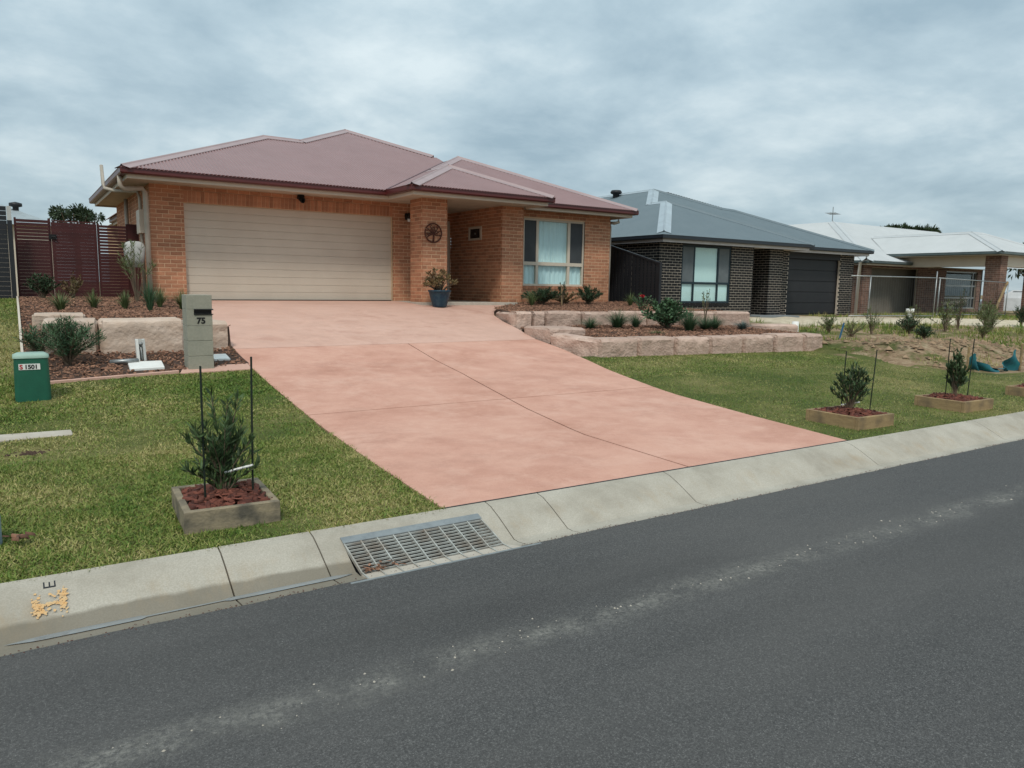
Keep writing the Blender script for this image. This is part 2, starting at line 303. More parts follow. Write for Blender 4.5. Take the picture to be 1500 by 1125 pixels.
def sweep(name, pts, prof, z, m, parent, closed_prof=True):
    """profile (outward offset, dz) swept along a plan polyline with mitred corners; outward = right of travel"""
    P = [Vector((x, y)) for x, y in pts]; mb = MB(); n = len(prof)
    for i, p in enumerate(P):
        d0 = (p-P[i-1]).normalized() if i else None; d1 = (P[i+1]-p).normalized() if i < len(P)-1 else None
        rn = lambda d: Vector((d.y, -d.x))
        if d0 is None: nn = rn(d1)
        elif d1 is None: nn = rn(d0)
        else:
            nn = rn(d0)+rn(d1); nn = nn/(nn.dot(rn(d0)))
        for o, dz in prof: mb.v.append((p.x+nn.x*o, p.y+nn.y*o, z+dz))
    for i in range(len(P)-1):
        for j in range(n if closed_prof else n-1):
            a, b = i*n+j, i*n+(j+1) % n; mb.f.append((a, b, b+n, a+n))
    mb.f.append(tuple(range(n))); mb.f.append(tuple((len(P)-1)*n+j for j in range(n)))
    return mb.build(name, m, parent)
def text(name, body, size, loc, rot, m, parent=None, depth=.002):
    c = bpy.data.curves.new(name, 'FONT'); c.body = body; c.size = size; c.extrude = depth; c.offset = .003*size/.08
    o = bpy.data.objects.new('tmp', c); COL.objects.link(o); dg = bpy.context.evaluated_depsgraph_get(); me = bpy.data.meshes.new_from_object(o.evaluated_get(dg)); bpy.data.objects.remove(o)
    me.materials.clear(); me.materials.append(M[m]); t = link(bpy.data.objects.new(name, me), parent); t.location = loc; t.rotation_euler = rot; return t
def interp(x, tab): return float(np.interp(x, [a for a, b in tab], [b for a, b in tab]))
ZP = [(0, .12), (4.1, .14), (5.5, .16), (6.9, .195), (8.9, .315), (10.1, .42), (11.7, .62), (14, .895), (15.5, 1.07), (17, 1.145), (17.5, 1.155), (60, 1.155)]
ZR = [(0, .12), (4.1, .14), (5.5, .16), (6.9, .2), (8.5, .34), (10, .5), (12, .58), (16, .66), (60, .7)]
def zt(y): return interp(y, ZP)
def zr(y): return interp(y, ZR)
DL = [(4.1, 2.195), (6.1, 2.32), (8.9, 2.497), (11.7, 2.646), (14, 2.80), (17.45, 3.0)]
DR = [(4.1, 6.6), (5.54, 6.866), (7.35, 7.21), (8.49, 7.5), (9.55, 7.82), (10.53, 8.04), (11.5, 8.09), (12.8, 8.47), (13.4, 8.6), (14.2, 8.88)]
def dl(y): return interp(y, DL)
def drr(y): return interp(y, DR)
def inpoly(x, y, poly):
    c = False; j = len(poly)-1
    for i in range(len(poly)):
        xi, yi = poly[i]; xj, yj = poly[j]
        if (yi > y) != (yj > y) and x < (xj-xi)*(y-yi)/(yj-yi)+xi: c = not c
        j = i
    return c
def mound(x, y):
    a = .30*math.exp(-(((x-16.2)/2.3)**2+((y-8.0)/.8)**2))+.14*math.exp(-(((x-14.4)/.8)**2+((y-8.6)/1.2)**2))
    return a
def zright(x, y):
    """ground right of the driveway: own verge, then the neighbour's rough lot"""
    t = min(max((x-13.6)/.6, 0), 1); base = zt(y)*(1-t)+zr(y)*t if y < 9.4 else (zr(y) if x > 13.9 else min(zt(y), .36+.0*y))
    return base+mound(x, y)*t+(.05*noise.noise(Vector((x*1.3, y*1.3, 2)))*t)+(.035*noise.noise(Vector((x*4, y*4, 5)))*t)*(1 if mound(x, y) > .05 else .3)

# ================================================================ ground, road, kerb
def grid(name, x0, x1, y0, y1, nx, ny, zf, m, kind='structure', keep=None):
    xs = np.linspace(x0, x1, nx); ys = np.linspace(y0, y1, ny)
    v = [(x, y, zf(x, y)) for y in ys for x in xs]; f = []
    for j in range(ny-1):
        for i in range(nx-1):
            if keep and not keep((xs[i]+xs[i+1])/2, (ys[j]+ys[j+1])/2): continue
            a = j*nx+i; f.append((a, a+1, a+1+nx, a+nx))
    return raw(name, v, f, m, None, kind, True)
def zfar(x, y): return -.25 if y < 4.5 else (-.25+.75*min((y-4.5)/14, 1))
grid('ground', -400, 700, -400, 700, 111, 111, lambda x, y: -.6 if y < 8 else (.35 if y > 19 else -.1), 'vacant')
ex = list(np.arange(-4, 14, .06)); ex = [-120]+ex+[160]; v = []
for x in ex: v += [(x, -9, .004), (x, 3.592+.012*noise.noise(Vector((x*1.7, 0, 0)))+.008*noise.noise(Vector((x*9, 0, 7))), .004)]
raw('road', v, [(2*i, 2*i+2, 2*i+3, 2*i+1) for i in range(len(ex)-1)], 'road', None, 'structure')
# lawn left of the driveway
xs = 28; ys = np.linspace(4.105, 19, 60); v = []; f = []
for y in ys:
    for i in range(xs):
        t = i/(xs-1); x = -9+(dl(y)-.0+9)*(1-(1-t)**2); v.append((x, y, zt(y)-.012+.012*noise.noise(Vector((x*2, y*2, 0)))))
for j in range(len(ys)-1):
    for i in range(xs-1): a = j*xs+i; f.append((a, a+1, a+1+xs, a+xs))
raw('lawn', v, f, 'lawn', None, 'structure', True)
# verge lawn right of the driveway and the neighbour's rough ground
xs = 90; ys = np.linspace(4.105, 18.5, 90); v = []; f = []
for y in ys:
    for i in range(xs):
        t = i/(xs-1); x0 = drr(min(y, 14.2)); x = x0+(75-x0)*t**2.2; v.append((x, y, zright(x, y)-.012))
for j in range(len(ys)-1):
    for i in range(xs-1): a = j*xs+i; f.append((a, a+1, a+1+xs, a+xs))
raw('neighbouring_ground', v, f, 'vacant', None, 'structure', True)
ys = np.linspace(4.105, 9.9, 30); v = []; f = []
for y in ys:
    for i in range(30):
        t = i/29; x0 = drr(y); x1 = 13.75 if y > 6.2 else 13.75+(6.2-y)*14; x = x0+(x1-x0)*t; v.append((x, y, max(zt(y) if x < 13.6 else zright(x, y), zright(x, y))-.004 if x > 13.3 else zt(y)-.008))
for j in range(29):
    for i in range(29): a = j*30+i; f.append((a, a+1, a+31, a+30))
raw('verge_lawn', v, f, 'lawn', None, 'structure', True)

# kerb and gutter
kerb = bpy.data.objects.new('kerb', None); link(kerb); kerb['kind'] = 'structure'
KP = [(3.58, .002), (3.70, -.014), (3.75, -.012), (3.83, .03), (3.93, .082), (4.03, .126), (4.10, .14)]
def kz(y): return interp(y, KP)
def kerb_piece(mb, x0, x1, prof):
    p = [(prof[0][0], -.2)]+prof+[(prof[-1][0], -.2)]; n = len(p); k = len(mb.v)
    for x in (x0, x1):
        for y, z in p: mb.v.append((x, y, z))
    for j in range(n-1): mb.f.append((k+j, k+j+1, k+n+j+1, k+n+j))
    mb.f.append(tuple(k+j for j in range(n))); mb.f.append(tuple(k+n+j for j in reversed(range(n))))
JX = [-40, -12, -4, .83, 1.33, 2.51, 2.93, 4.13, 6.5, 8.9, 11.3, 13.7, 16.1, 18.5, 21, 26, 40, 90]
GX0, GX1, GY0, GY1 = 1.47, 2.385, 3.665, 3.985
for a, b in zip(JX[:-1], JX[1:]):
    mb = MB(); g = .004
    if a == 1.33:
        kerb_piece(mb, a+g, GX0, KP); kerb_piece(mb, GX1, b-g, KP)
        kerb_piece(mb, GX0, GX1, [(GY1, kz(GY1))]+[q for q in KP if q[0] > GY1])
    else: kerb_piece(mb, a+g, b-g, KP)
    mb.build('kerb_segment', 'kerb', kerb)
MB().box(-40, 90, 3.62, 4.09, -.3, -.06).build('joint_bed', 'dark', kerb)
MB().box(2.2, 6.6, 4.102, 4.122, -.1, .1405).build('expansion_joint', 'black', kerb)
wv = []; wf = []; xsw = np.linspace(-.13, 1.44, 60)
for i, x in enumerate(xsw):
    wd = .022+.006*noise.noise(Vector((x*3, 0, 5)))
    wd *= min(1, (x+.13)/.12, (1.45-x)/.1)
    if .42 < x < .78: wd *= .35
    wv += [(x, 3.725-wd, -.009), (x, 3.725+wd, -.009)]
raw('gutter_water', wv, [(2*i, 2*i+2, 2*i+3, 2*i+1) for i in range(59)], 'water', None, 'structure')
# storm drain grate
gt = thing('drain_grate', 'galvanised steel storm drain grate set into the sloping kerb', 'drain grate')
ang = lambda y: (y, kz(y))
def slope_box(mb, x0, x1, y0, y1, t, off=0): mb.hexa([(x0, y0, kz(y0)-t+off), (x1, y0, kz(y0)-t+off), (x1, y1, kz(y1)-t+off), (x0, y1, kz(y1)-t+off), (x0, y0, kz(y0)+off), (x1, y0, kz(y0)+off), (x1, y1, kz(y1)+off), (x0, y1, kz(y1)+off)])
yl, yh = GY0, GY1-.05
ln = lambda y: kz(yl)+.012+(kz(yh)+.004-kz(yl)-.012)*(y-yl)/(yh-yl)
mb = MB(); y0, y1 = yh, GY1; mb.hexa([(GX0, y0, ln(y0)-.03), (GX1, y0, ln(y0)-.03), (GX1, y1, kz(y1)-.03), (GX0, y1, kz(y1)-.03), (GX0, y0, ln(y0)+.006), (GX1, y0, ln(y0)+.006), (GX1, y1, kz(y1)+.006), (GX0, y1, kz(y1)+.006)]); mb.build('top_plate', 'galv', gt)
def bar(x0, x1, ya, yb, up, dn): return MB().hexa([(x0, ya, ln(ya)-dn), (x1, ya, ln(ya)-dn), (x1, yb, ln(yb)-dn), (x0, yb, ln(yb)-dn), (x0, ya, ln(ya)+up), (x1, ya, ln(ya)+up), (x1, yb, ln(yb)+up), (x0, yb, ln(yb)+up)])
nb = 10
for i in range(nb):
    x = GX0+.006+(GX1-GX0-.012)*i/(nb-1); bar(x-.004, x+.004, yl, yh, .004, .016).build('grate_bar', 'steel', gt)
for j in range(10):
    y = yl+.014+(yh-yl-.02)*j/9; bar(GX0, GX1, y-.0022, y+.0022, 0, .010).build('cross_bar', 'steel', gt)
lip = MB().hexa([(GX0, 3.575, -.02), (GX1+.07, 3.575, -.02), (GX1+.02, GY0, -.02), (GX0, GY0, -.02), (GX0, 3.575, .006), (GX1+.07, 3.575, .006), (GX1+.02, GY0, .001), (GX0, GY0, .001)]).build('gutter_apron', 'path', gt)
MB().hexa([(GX0-.1, 3.556, -.03), (GX1+.2, 3.556, -.03), (GX1+.2, 3.574, -.03), (GX0-.1, 3.574, -.03), (GX0-.1, 3.556, .008), (GX1+.2, 3.556, .008), (GX1+.2, 3.574, .008), (GX0-.1, 3.574, .008)]).build('edge_angle', 'galv', gt)
for i in range(nb):
    x = GX0+.006+(GX1-GX0-.012)*i/(nb-1); MB().box(x-.004, x+.004, 3.578, GY0+.004, -.01, .0095).build('apron_bar', 'steel', gt)
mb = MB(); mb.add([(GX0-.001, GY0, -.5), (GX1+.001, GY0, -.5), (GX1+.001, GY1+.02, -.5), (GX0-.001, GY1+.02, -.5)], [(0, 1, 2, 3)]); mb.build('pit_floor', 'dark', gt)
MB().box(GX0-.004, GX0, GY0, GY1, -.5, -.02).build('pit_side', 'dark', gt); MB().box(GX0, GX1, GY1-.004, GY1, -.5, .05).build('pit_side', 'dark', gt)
mb = MB(); cr_ = random.Random(3)
for i in range(60):
    x = GX0+.03+abs(cr_.gauss(0, .09)); y = GY0+abs(cr_.gauss(0, .025)); a = cr_.random()*6; l = cr_.uniform(.008, .03)
    z = ln(y)+.008; mb.add([(x-l*math.cos(a), y-l*math.sin(a), z), (x+l*.3, y-l*.3, z+.006), (x+l*math.cos(a), y+l*math.sin(a), z+.002), (x-l*.3, y+l*.3, z)], [(0, 1, 2, 3)])
tag(mb.build('leaf_litter', 'chip'), 'small brown leaf litter caught at the corner of the drain grate', 'leaf litter', kind='stuff')
# stamped E and orange survey paint on the kerb
kr = math.atan2(kz(4.02)-kz(3.84), .18)
mb = MB()
for (x0_, x1_, ya, yb) in ((.03, .08, 4.0, 4.007), (.03, .036, 4.007, 4.04), (.052, .058, 4.007, 4.035), (.074, .08, 4.007, 4.04)):
    mb.hexa([(x0_, ya, kz(ya)-.001), (x1_, ya, kz(ya)-.001), (x1_, yb, kz(yb)-.001), (x0_, yb, kz(yb)-.001), (x0_, ya, kz(ya)+.002), (x1_, ya, kz(ya)+.002), (x1_, yb, kz(yb)+.002), (x0_, yb, kz(yb)+.002)])
tag(mb.build('stamped_letter', 'charcoal'), 'dark letter E stamped into the kerb top above the orange paint', 'kerb letter')
mb = MB(); pr = random.Random(5)
for (cx_, cy_, rx, ry, k) in ((.0, 3.895, .014, .05, 70), (.055, 3.9, .05, .008, 45), (.105, 3.905, .012, .055, 70), (.01, 3.86, .03, .016, 30), (.1, 3.94, .025, .008, 24)):
    for q in range(k):
        x = cx_+pr.gauss(0, rx*.6); y = cy_+pr.gauss(0, ry*.6); s = pr.uniform(.002, .009); n = 6; ring = [(x+s*math.cos(t*6.283/n)*pr.uniform(.6, 1.2), y+s*math.sin(t*6.283/n)*pr.uniform(.6, 1.2)) for t in range(n)]
        mb.add([(a, b, kz(b)+.0035+.00004*len(mb.f)) for a, b in ring], [tuple(range(n))])
tag(mb.build('survey_paint', 'orange'), 'orange spray paint survey mark on the kerb face', 'paint mark')

# driveway slabs
drv = bpy.data.objects.new('driveway', None); link(drv); drv['kind'] = 'structure'
JL = [(4.1, 4.44), (5.57, 4.48), (7.5, 4.87), (9.05, 5.175), (11.4, 5.437)]     # curved long joint
def jl(y): return interp(y, JL)
def slab(xa, xb, ya, yb, n=12, extra=0):
    v = []; f = []; g = .010; k = 9
    for j in range(n+1):
        y = ya+g+(yb-ya-2*g)*j/n; a, b = xa(y)+g, xb(y)-g
        for i in range(k): x = a+(b-a)*i/(k-1); v.append((x, y, zt(y)-(.004 if i in (0, k-1) or j in (0, n) else 0)))
    nn = len(v); v += [(x, y, z-.09) for x, y, z in v]
    for j in range(n):
        for i in range(k-1): a = j*k+i; f.append((a, a+1, a+1+k, a+k))
    for j in range(n):
        for a in (j*k, j*k+k-1): f.append((a, a+k, a+k+nn, a+nn))
    for i in range(k-1):
        for a in (i, n*k+i): f.append((a, a+1, a+1+nn, a+nn))
    mb = MB(); mb.v = v; mb.f = f; return mb.build('concrete_slab', 'drive', drv)
slab(dl, jl, 4.124, 7.42); slab(jl, drr, 4.124, 7.42); slab(dl, jl, 7.42, 11.42); slab(jl, drr, 7.42, 11.42)
def topr(y): return interp(y, DR) if y < 14.2 else interp(y, [(14.2, 8.88), (14.84, 9.28), (15.83, 10.35), (16.2, 10.7), (17.4, 10.7)])
slab(dl, topr, 11.42, 17.44, 24)
v = []; f = []
for j, y in enumerate(np.linspace(4.11, 17.43, 50)): v += [(dl(y)+.02, y, zt(y)-.03), (topr(y)-.02, y, zt(y)-.03)]
raw('joint_filler', v, [(2*i, 2*i+1, 2*i+3, 2*i+2) for i in range(49)], 'black', drv)

# ================================================================ bricks
BR = {}
def brick_list(O, u, Lw, z0, z1, openings=(), s0=0.0, phase=0):
    res = []; i = 0; z = z0
    while z < z1-.03:
        h = min(.076, z1-z); off = ((i+phase) % 2)*.12; a = -off
        while a < Lw:
            p0, p1 = max(a, s0), min(a+.23, Lw); segs = [(p0, p1)]
            for (u0_, u1_, w0, w1) in openings:
                if z+h*.5 > w0 and z+h*.5 < w1:
                    ns = []
                    for q0, q1 in segs:
                        if q1 <= u0_ or q0 >= u1_: ns.append((q0, q1))
                        else:
                            if q0 < u0_: ns.append((q0, u0_))
                            if q1 > u1_: ns.append((q1 if False else u1_, q1))
                    segs = ns
            for q0, q1 in segs:
                if q1-q0 > .03: res.append((O[0]+u[0]*(q0+q1)/2, O[1]+u[1]*(q0+q1)/2, z+h/2, q1-q0, h, u))
            a += .24
        z += .086; i += 1
    return res
def soldier(O, u, Lw, z0, h):
    n = round(Lw/.086); p = Lw/n; return [(O[0]+u[0]*(i+.5)*p, O[1]+u[1]*(i+.5)*p, z0+h/2, p-.01, h, u) for i in range(n)]
def lay_bricks(root, bricks, m, limit, cover=lambda b: False, depth=.03):
    cp = cam.location if False else Vector((0, 0, CZ)); sc = []
    for b in bricks:
        n = Vector((b[5][1], -b[5][0], 0)); d = cp-Vector(b[:3]); s = max(n.dot(d.normalized()), 0)*b[3]*b[4]/d.length_squared
        sc.append(-s if not cover(b) else 0)
    order = sorted(range(len(bricks)), key=lambda i: sc[i]); cache = {}; mb = MB()
    for k, i in enumerate(order):
        x, y, z, l, h, u = bricks[i]
        if k < limit:
            l = round(l/.01)*.01; key = (l, round(h, 3))
            if key not in cache:
                q = MB().box(-l/2, l/2, 0, depth, -h/2, h/2); me = bpy.data.meshes.new('brick'); me.from_pydata(q.v, [], q.f); bm = bmesh.new(); bm.from_mesh(me); bmesh.ops.recalc_face_normals(bm, faces=bm.faces); bm.to_mesh(me); bm.free(); me.materials.append(M[m]); cache[key] = me
            o = link(bpy.data.objects.new('brick', cache[key]), root); o.location = (x, y, z); o.rotation_euler = (0, 0, math.atan2(u[1], u[0]))
        else:
            ux, uy = u; nx, ny = -uy, ux; jt = random.uniform(-.0015, .0015)
            P = lambda a, d, c: (x+ux*a+nx*(d+jt), y+uy*a+ny*(d+jt), z+c)
            mb.hexa([P(-l/2, 0, -h/2), P(l/2, 0, -h/2), P(l/2, depth, -h/2), P(-l/2, depth, -h/2), P(-l/2, 0, h/2), P(l/2, 0, h/2), P(l/2, depth, h/2), P(-l/2, depth, h/2)])
    if mb.v: mb.build('brickwork', m, root, kind='stuff')
def backing(root, O, u, Lw, z0, z1, openings, m, t=.1, rec=.003, s0=0.012):
    nx, ny = -u[1], u[0]; cuts = sorted(set([s0, Lw-.012]+[q for o in openings for q in o[:2] if s0 < q < Lw-.012])); mb = MB()
    for a, b in zip(cuts[:-1], cuts[1:]):
        zs = [(z0, z1)]
        for o in openings:
            if o[0] <= (a+b)/2 <= o[1]: zs = [(p, q) for p, q in [(z0, max(o[2], z0)), (min(o[3], z1), z1)] if q-p > .005]
        for p, q in zs:
            P = lambda c, d, z: (O[0]+u[0]*c+nx*d, O[1]+u[1]*c+ny*d, z)
            mb.hexa([P(a, rec, p), P(b, rec, p), P(b, t, p), P(a, t, p), P(a, rec, q), P(b, rec, q), P(b, t, q), P(a, t, q)])
    return mb.build('wall', m, root)
def corrugated(name, O, ea, sb, lo, hi, a0, a1, m, parent, pitch=.076, amp=.0115, steps=6):
    """sheet in plane O + a*ea + b*sb ; lo/hi tables of b over a"""
    n = Vector(ea).cross(Vector(sb)).normalized()
    if n.z < 0: n = -n
    aa = list(np.arange(a0, a1, pitch/steps))+[a1]; O = Vector(O); ea = Vector(ea); sb = Vector(sb); v = []
    for a in aa:
        w_ = n*(amp*math.sin(2*math.pi*a/pitch)); b0 = interp(a, lo); b1 = interp(a, hi)
        v += [tuple(O+ea*a+sb*b0+w_), tuple(O+ea*a+sb*max(b1, b0+.001)+w_)]
    return raw(name, v, [(2*i, 2*i+2, 2*i+3, 2*i+1) for i in range(len(aa)-1)], m, parent, None, True)
def ridge(name, p0, p1, w0, w1, m, parent, wd=.17, lift=.022):
    p0, p1 = Vector(p0), Vector(p1); d = (p1-p0).normalized(); up = Vector((0, 0, 1)); up = (up-d*up.dot(d)).normalized(); sec = []
    def wing(wv): wv = Vector(wv); wv = (wv-d*wv.dot(d)).normalized(); return wv
    a, b = wing(w0), wing(w1); s = lambda vec, k: vec*k
    sec = [a*wd+up*.004, a*wd+up*(lift-.004), a*.03+up*(lift+.004), a*.015+up*(lift+.022), up*(lift+.028), b*.015+up*(lift+.022), b*.03+up*(lift+.004), b*wd+up*(lift-.004), b*wd+up*.004]
    n = len(sec); mb = MB(); mb.v = [tuple(p+q) for p in (p0-d*.03, p1+d*.03) for q in sec]
    mb.f = [(i, i+1, n+i+1, n+i) for i in range(n-1)]
    return mb.build(name, m, parent)
T = math.tan(R_(22.5)); CS, SN = math.cos(R_(22.5)), math.sin(R_(22.5))
GUT = [(0, -.125), (.095, -.125), (.115, -.1), (.115, -.02), (.123, -.012), (.123, 0), (.108, 0), (.108, -.012), (.10, -.115), (0, -.115)]
GUT = [(o-.123, z) for o, z in GUT]

# ================================================================ main brick house
H = thing('brick_house', 'single storey orange brick house with mauve red corrugated roof and beige garage door', 'house', loc=(2.44, 17.45, 1.155))
def HP(o): return o
H.location = (0, 0, 0)
FZ, SZ, Z0 = 1.155, 3.565, 3.72
GD = (.655, 5.47, FZ-.1, FZ+2.06)        # garage door opening along u
bricks = []
walls = [((2.44, 17.45), (1, 0), 6.0, [(GD[0], GD[1], FZ-.1, FZ+2.31)], 0),
         ((2.44, 23.4), (0, -1), 5.95-.036, [], 0),
         ((7.98, 15.95), (1, 0), .65, [], 0), ((7.98, 16.6), (0, -1), .65-.036, [], 0), ((8.63, 15.986), (0, 1), .6, [], 0),
         ((10.34, 16.22), (1, 0), .65, [], 0), ((10.34, 18.9), (0, -1), 2.68-.036, [], 0),
         ((10.99, 16.65), (1, 0), 3.28, [(.30, 2.36, FZ+.43-.09, FZ+2.2)], 0), ((14.27, 16.686), (0, 1), 7, [], 0),
         ((8.44, 17.486), (0, 1), 1.4, [], 0), ((8.44, 18.9), (1, 0), 1.9, [(.3, 1.84, FZ, FZ+2.1)], 0)]
for O, u, Lw, op, s0 in walls:
    bricks += brick_list(O, u, Lw, FZ, SZ-.004, op, s0); backing(H, O, u, Lw, FZ-.01 if O[1] > 16 or O[0] < 8 else FZ, SZ-.003, [(o[0], o[1], o[2], o[3] if o[3] < FZ+2.2 or True else 0) for o in op], 'mortar')
bricks += soldier((2.44+GD[0], 17.45), (1, 0), GD[1]-GD[0], FZ+2.066, .246)
mb = MB().box(2.44+GD[0]+.002, 2.44+GD[1]-.002, 17.453, 17.54, FZ+2.065, FZ+2.318); mb.build('lintel', 'mortar', H)
bricks += soldier((11.29, 16.635), (1, 0), 2.06, FZ+.34, .088)
MB().box(11.292, 13.348, 16.645, 16.75, FZ+.342, FZ+.425).build('sill_bed', 'mortar', H)
lay_bricks(H, bricks, 'brick', 300, lambda b: (b[0] < 2.5 and b[5][1] == -1) or (b[0] > 8.2 and b[1] > 16.7 and b[0] < 10.3) or (b[5] == (0, 1)) or (b[0] > 7.93 and 17.4 < b[1] < 17.5))
# garage door
gd = MB().box(2.44+GD[0]-.0, 2.44+GD[1], 17.565, 17.6, FZ-.01, FZ+2.09).build('garage_door', 'door', H)
npn = 12; ph = 2.06/npn
for i in range(npn):
    z = FZ+.012+i*ph; o = MB().box(2.44+GD[0]+.003, 2.44+GD[1]-.003, 17.555, 17.568, z, z+ph-.005).build('door_panel', 'door', gd, bevel=.0022)
MB().box(2.44+GD[0]+.01, 2.44+GD[1]-.01, 17.53, 17.57, FZ-.004, FZ+.011).build('door_seal', 'black', gd)
# window with curtains
wx0, wx1, wz0, wz1 = 11.29, 13.35, FZ+.43, FZ+2.2; wy = 16.70
win = MB(); fr = .05
zm = FZ+1.02; ca, cb = wx0+.475, wx1-.52
for (a, b, c, d) in ((wx0, wx1, wz0, wz0+fr), (wx0, wx1, wz1-fr, wz1), (wx0, wx0+fr, wz0+fr, wz1-fr), (wx1-fr, wx1, wz0+fr, wz1-fr), (wx0+fr, wx1-fr, zm-.045, zm+.045)): win.box(a, b, wy-.02, wy+.06, c, d)
W = win.build('window', 'cream', H)
for (a, b) in ((wz0+fr, zm-.045), (zm+.045, wz1-fr)):
    for x in (ca, cb): MB().box(x-.04, x+.04, wy-.014, wy+.055, a, b).build('mullion', 'cream', W)
    for j, (p, q) in enumerate(((wx0+fr, ca-.04), (ca+.04, cb-.04), (cb+.04, wx1-fr))):
        MB().box(p-.002, q+.002, wy+.02, wy+.026, a-.002, b+.002).build('pane', 'glass', W)
        if a > zm and j != 1: MB().box(p, q, wy+.004, wy+.008, a, b).build('fly_screen', mat('fly_screen', (.06, .066, .07), None, 3, .7), W)
cv = []; nx = 160
for i in range(nx+1):
    x = wx0+.02+(wx1-wx0-.04)*i/nx; y = wy+.085+.02*math.sin(x*41+.8*math.sin(x*7))+.006*math.sin(x*97); cv += [(x, y, wz0-.02), (x, y, wz1+.02)]
raw('curtain', cv, [(2*i, 2*i+2, 2*i+3, 2*i+1) for i in range(nx)], 'curtain', W, None, True)
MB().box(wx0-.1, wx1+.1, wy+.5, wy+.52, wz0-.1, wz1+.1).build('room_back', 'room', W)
# porch
MB().box(7.92, 10.6, 15.85, 18.9, FZ-.30, FZ-.004).build('porch_slab', 'path', H, bevel=.006)
fd = MB().box(8.78, 10.2, 18.93, 18.97, FZ, FZ+2.1).build('front_door', mat('dark_door', (.02, .014, .012), None, 4, .4), H)
MB().box(10.2, 10.28, 18.85, 18.96, FZ, FZ+2.1).build('door_frame', 'cream', fd); MB().box(8.74, 10.28, 18.86, 18.96, FZ+2.1, FZ+2.18).build('door_head', 'cream', fd)
MB().tube([(10.06, 18.9, FZ+1.0), (10.06, 18.86, FZ+1.0), (9.96, 18.86, FZ+1.0)], .012).build('door_handle', 'galv', fd)
# eaves
EV = [(2.97, 31), (2.97, 23.6), (1.8, 23.6), (1.8, 16.42), (7.27, 16.42), (7.27, 15.1), (11.17, 15.1), (11.17, 16.03), (14.78, 16.03), (14.78, 31)]
sweep('gutter', EV, GUT, Z0, 'maroon', H)
FA = [(-.15, -.20), (-.13, -.20), (-.13, -.02), (-.15, -.02)]
sweep('fascia', EV, FA, Z0, 'cream', H)
def off(pts, d):
    P = [Vector(p) for p in pts]; r = []
    for i, p in enumerate(P):
        d0 = (p-P[i-1]).normalized() if i else None; d1 = (P[i+1]-p).normalized() if i < len(P)-1 else None; rn = lambda q: Vector((q.y, -q.x))
        nn = rn(d1) if d0 is None else rn(d0) if d1 is None else (rn(d0)+rn(d1))/((rn(d0)+rn(d1)).dot(rn(d0))); r.append((p.x+nn.x*d, p.y+nn.y*d))
    return r
sp_ = off(EV, -.149); mb = MB(); k = len(sp_); mb.add([(x, y, SZ) for x, y in sp_]+[(x, y, SZ+.012) for x, y in sp_], [tuple(range(k)), tuple(range(2*k-1, k-1, -1))]); mb.build('soffit', 'soffit', H)
ZS = Z0-.015
def plane_front(name, y0, x0, x1, lo, hi, m, par, z=ZS): return corrugated(name, (0, y0, z), (1, 0, 0), (0, CS, SN), lo, hi, x0, x1, m, par)
def pf(b): return b/CS
# garage/main front slope
plane_front('roof_sheet', 16.40, 1.82, 10.56, [(1.82, 0), (7.27, 0), (10.56, pf(3.29))], [(1.82, 0), (5.55, pf(3.73)), (6.50, pf(3.73)), (8.50, pf(5.73)), (10.56, pf(3.29+.38))], 'roof', H)
# left slope and back slope of the garage hip, main left and right slopes
corrugated('roof_sheet', (1.82, 0, ZS), (0, 1, 0), (CS, 0, SN), [(16.4, 0), (23.6, 0)], [(16.4, 0), (20.1, pf(3.7)), (23.6, pf(.2))], 16.4, 23.6, 'roof', H)
corrugated('roof_sheet', (2.87, 0, ZS), (0, 1, 0), (CS, 0, SN), [(20.0, pf(3.6)), (23.6, 0), (31, 0)], [(20.0, pf(3.62)), (22.1, pf(5.68)), (31, pf(5.68))], 20.0, 31, 'roof', H)
corrugated('roof_sheet', (14.23, 0, ZS), (0, 1, 0), (-CS, 0, SN), [(20.1, pf(3.2)), (22, 0), (31, 0)], [(20.1, pf(3.5)), (22.1, pf(5.68)), (31, pf(5.68))], 20.1, 31, 'roof', H)
# porch and wing
plane_front('roof_sheet', 15.08, 7.29, 11.15, [(7, 0), (12, 0)], [(7.29, 0), (9.22, pf(1.93)), (11.15, 0)], 'roof', H)
plane_front('roof_sheet', 16.01, 9.22, 14.76, [(9.22, pf(1.93)), (11.15, 0), (14.76, 0)], [(9.22, pf(1.95)), (11.03, pf(3.73)), (14.76, 0)], 'roof', H)
corrugated('roof_sheet', (7.29, 0, ZS), (0, 1, 0), (CS, 0, SN), [(15.08, 0), (16.42, 0), (20.2, pf(3.75))], [(15.08, 0), (17.03, pf(1.93)), (17.96, pf(1.93)), (19.78, pf(3.74)), (20.2, pf(3.76))], 15.08, 20.2, 'roof', H)
corrugated('roof_sheet', (11.15, 0, ZS), (0, 1, 0), (-CS, 0, SN), [(15.08, 0), (16.01, 0), (17.96, pf(1.92))], [(15.08, 0), (17.03, pf(1.93)), (17.96, pf(1.93))], 15.08, 17.96, 'roof', H)
corrugated('roof_sheet', (14.76, 0, ZS), (0, 1, 0), (-CS, 0, SN), [(16.01, 0), (31, 0)], [(16.01, 0), (19.76, pf(3.73)), (22.5, pf(3.73)), (31, pf(3.73))], 16.01, 31, 'roof', H)
def rp(x, y, h): return (x, y, ZS+h*T+.004)
fdn, ldn, rdn = (0, -CS, -SN), (-CS, 0, -SN), (CS, 0, -SN)
ridge('ridge_cap', rp(1.86, 16.46, .04), rp(5.55, 20.13, 3.73), ldn, fdn, 'cap', H)
ridge('ridge_cap', rp(5.55, 20.13, 3.73), rp(6.5, 20.13, 3.73), (0, CS, -SN), fdn, 'cap', H)
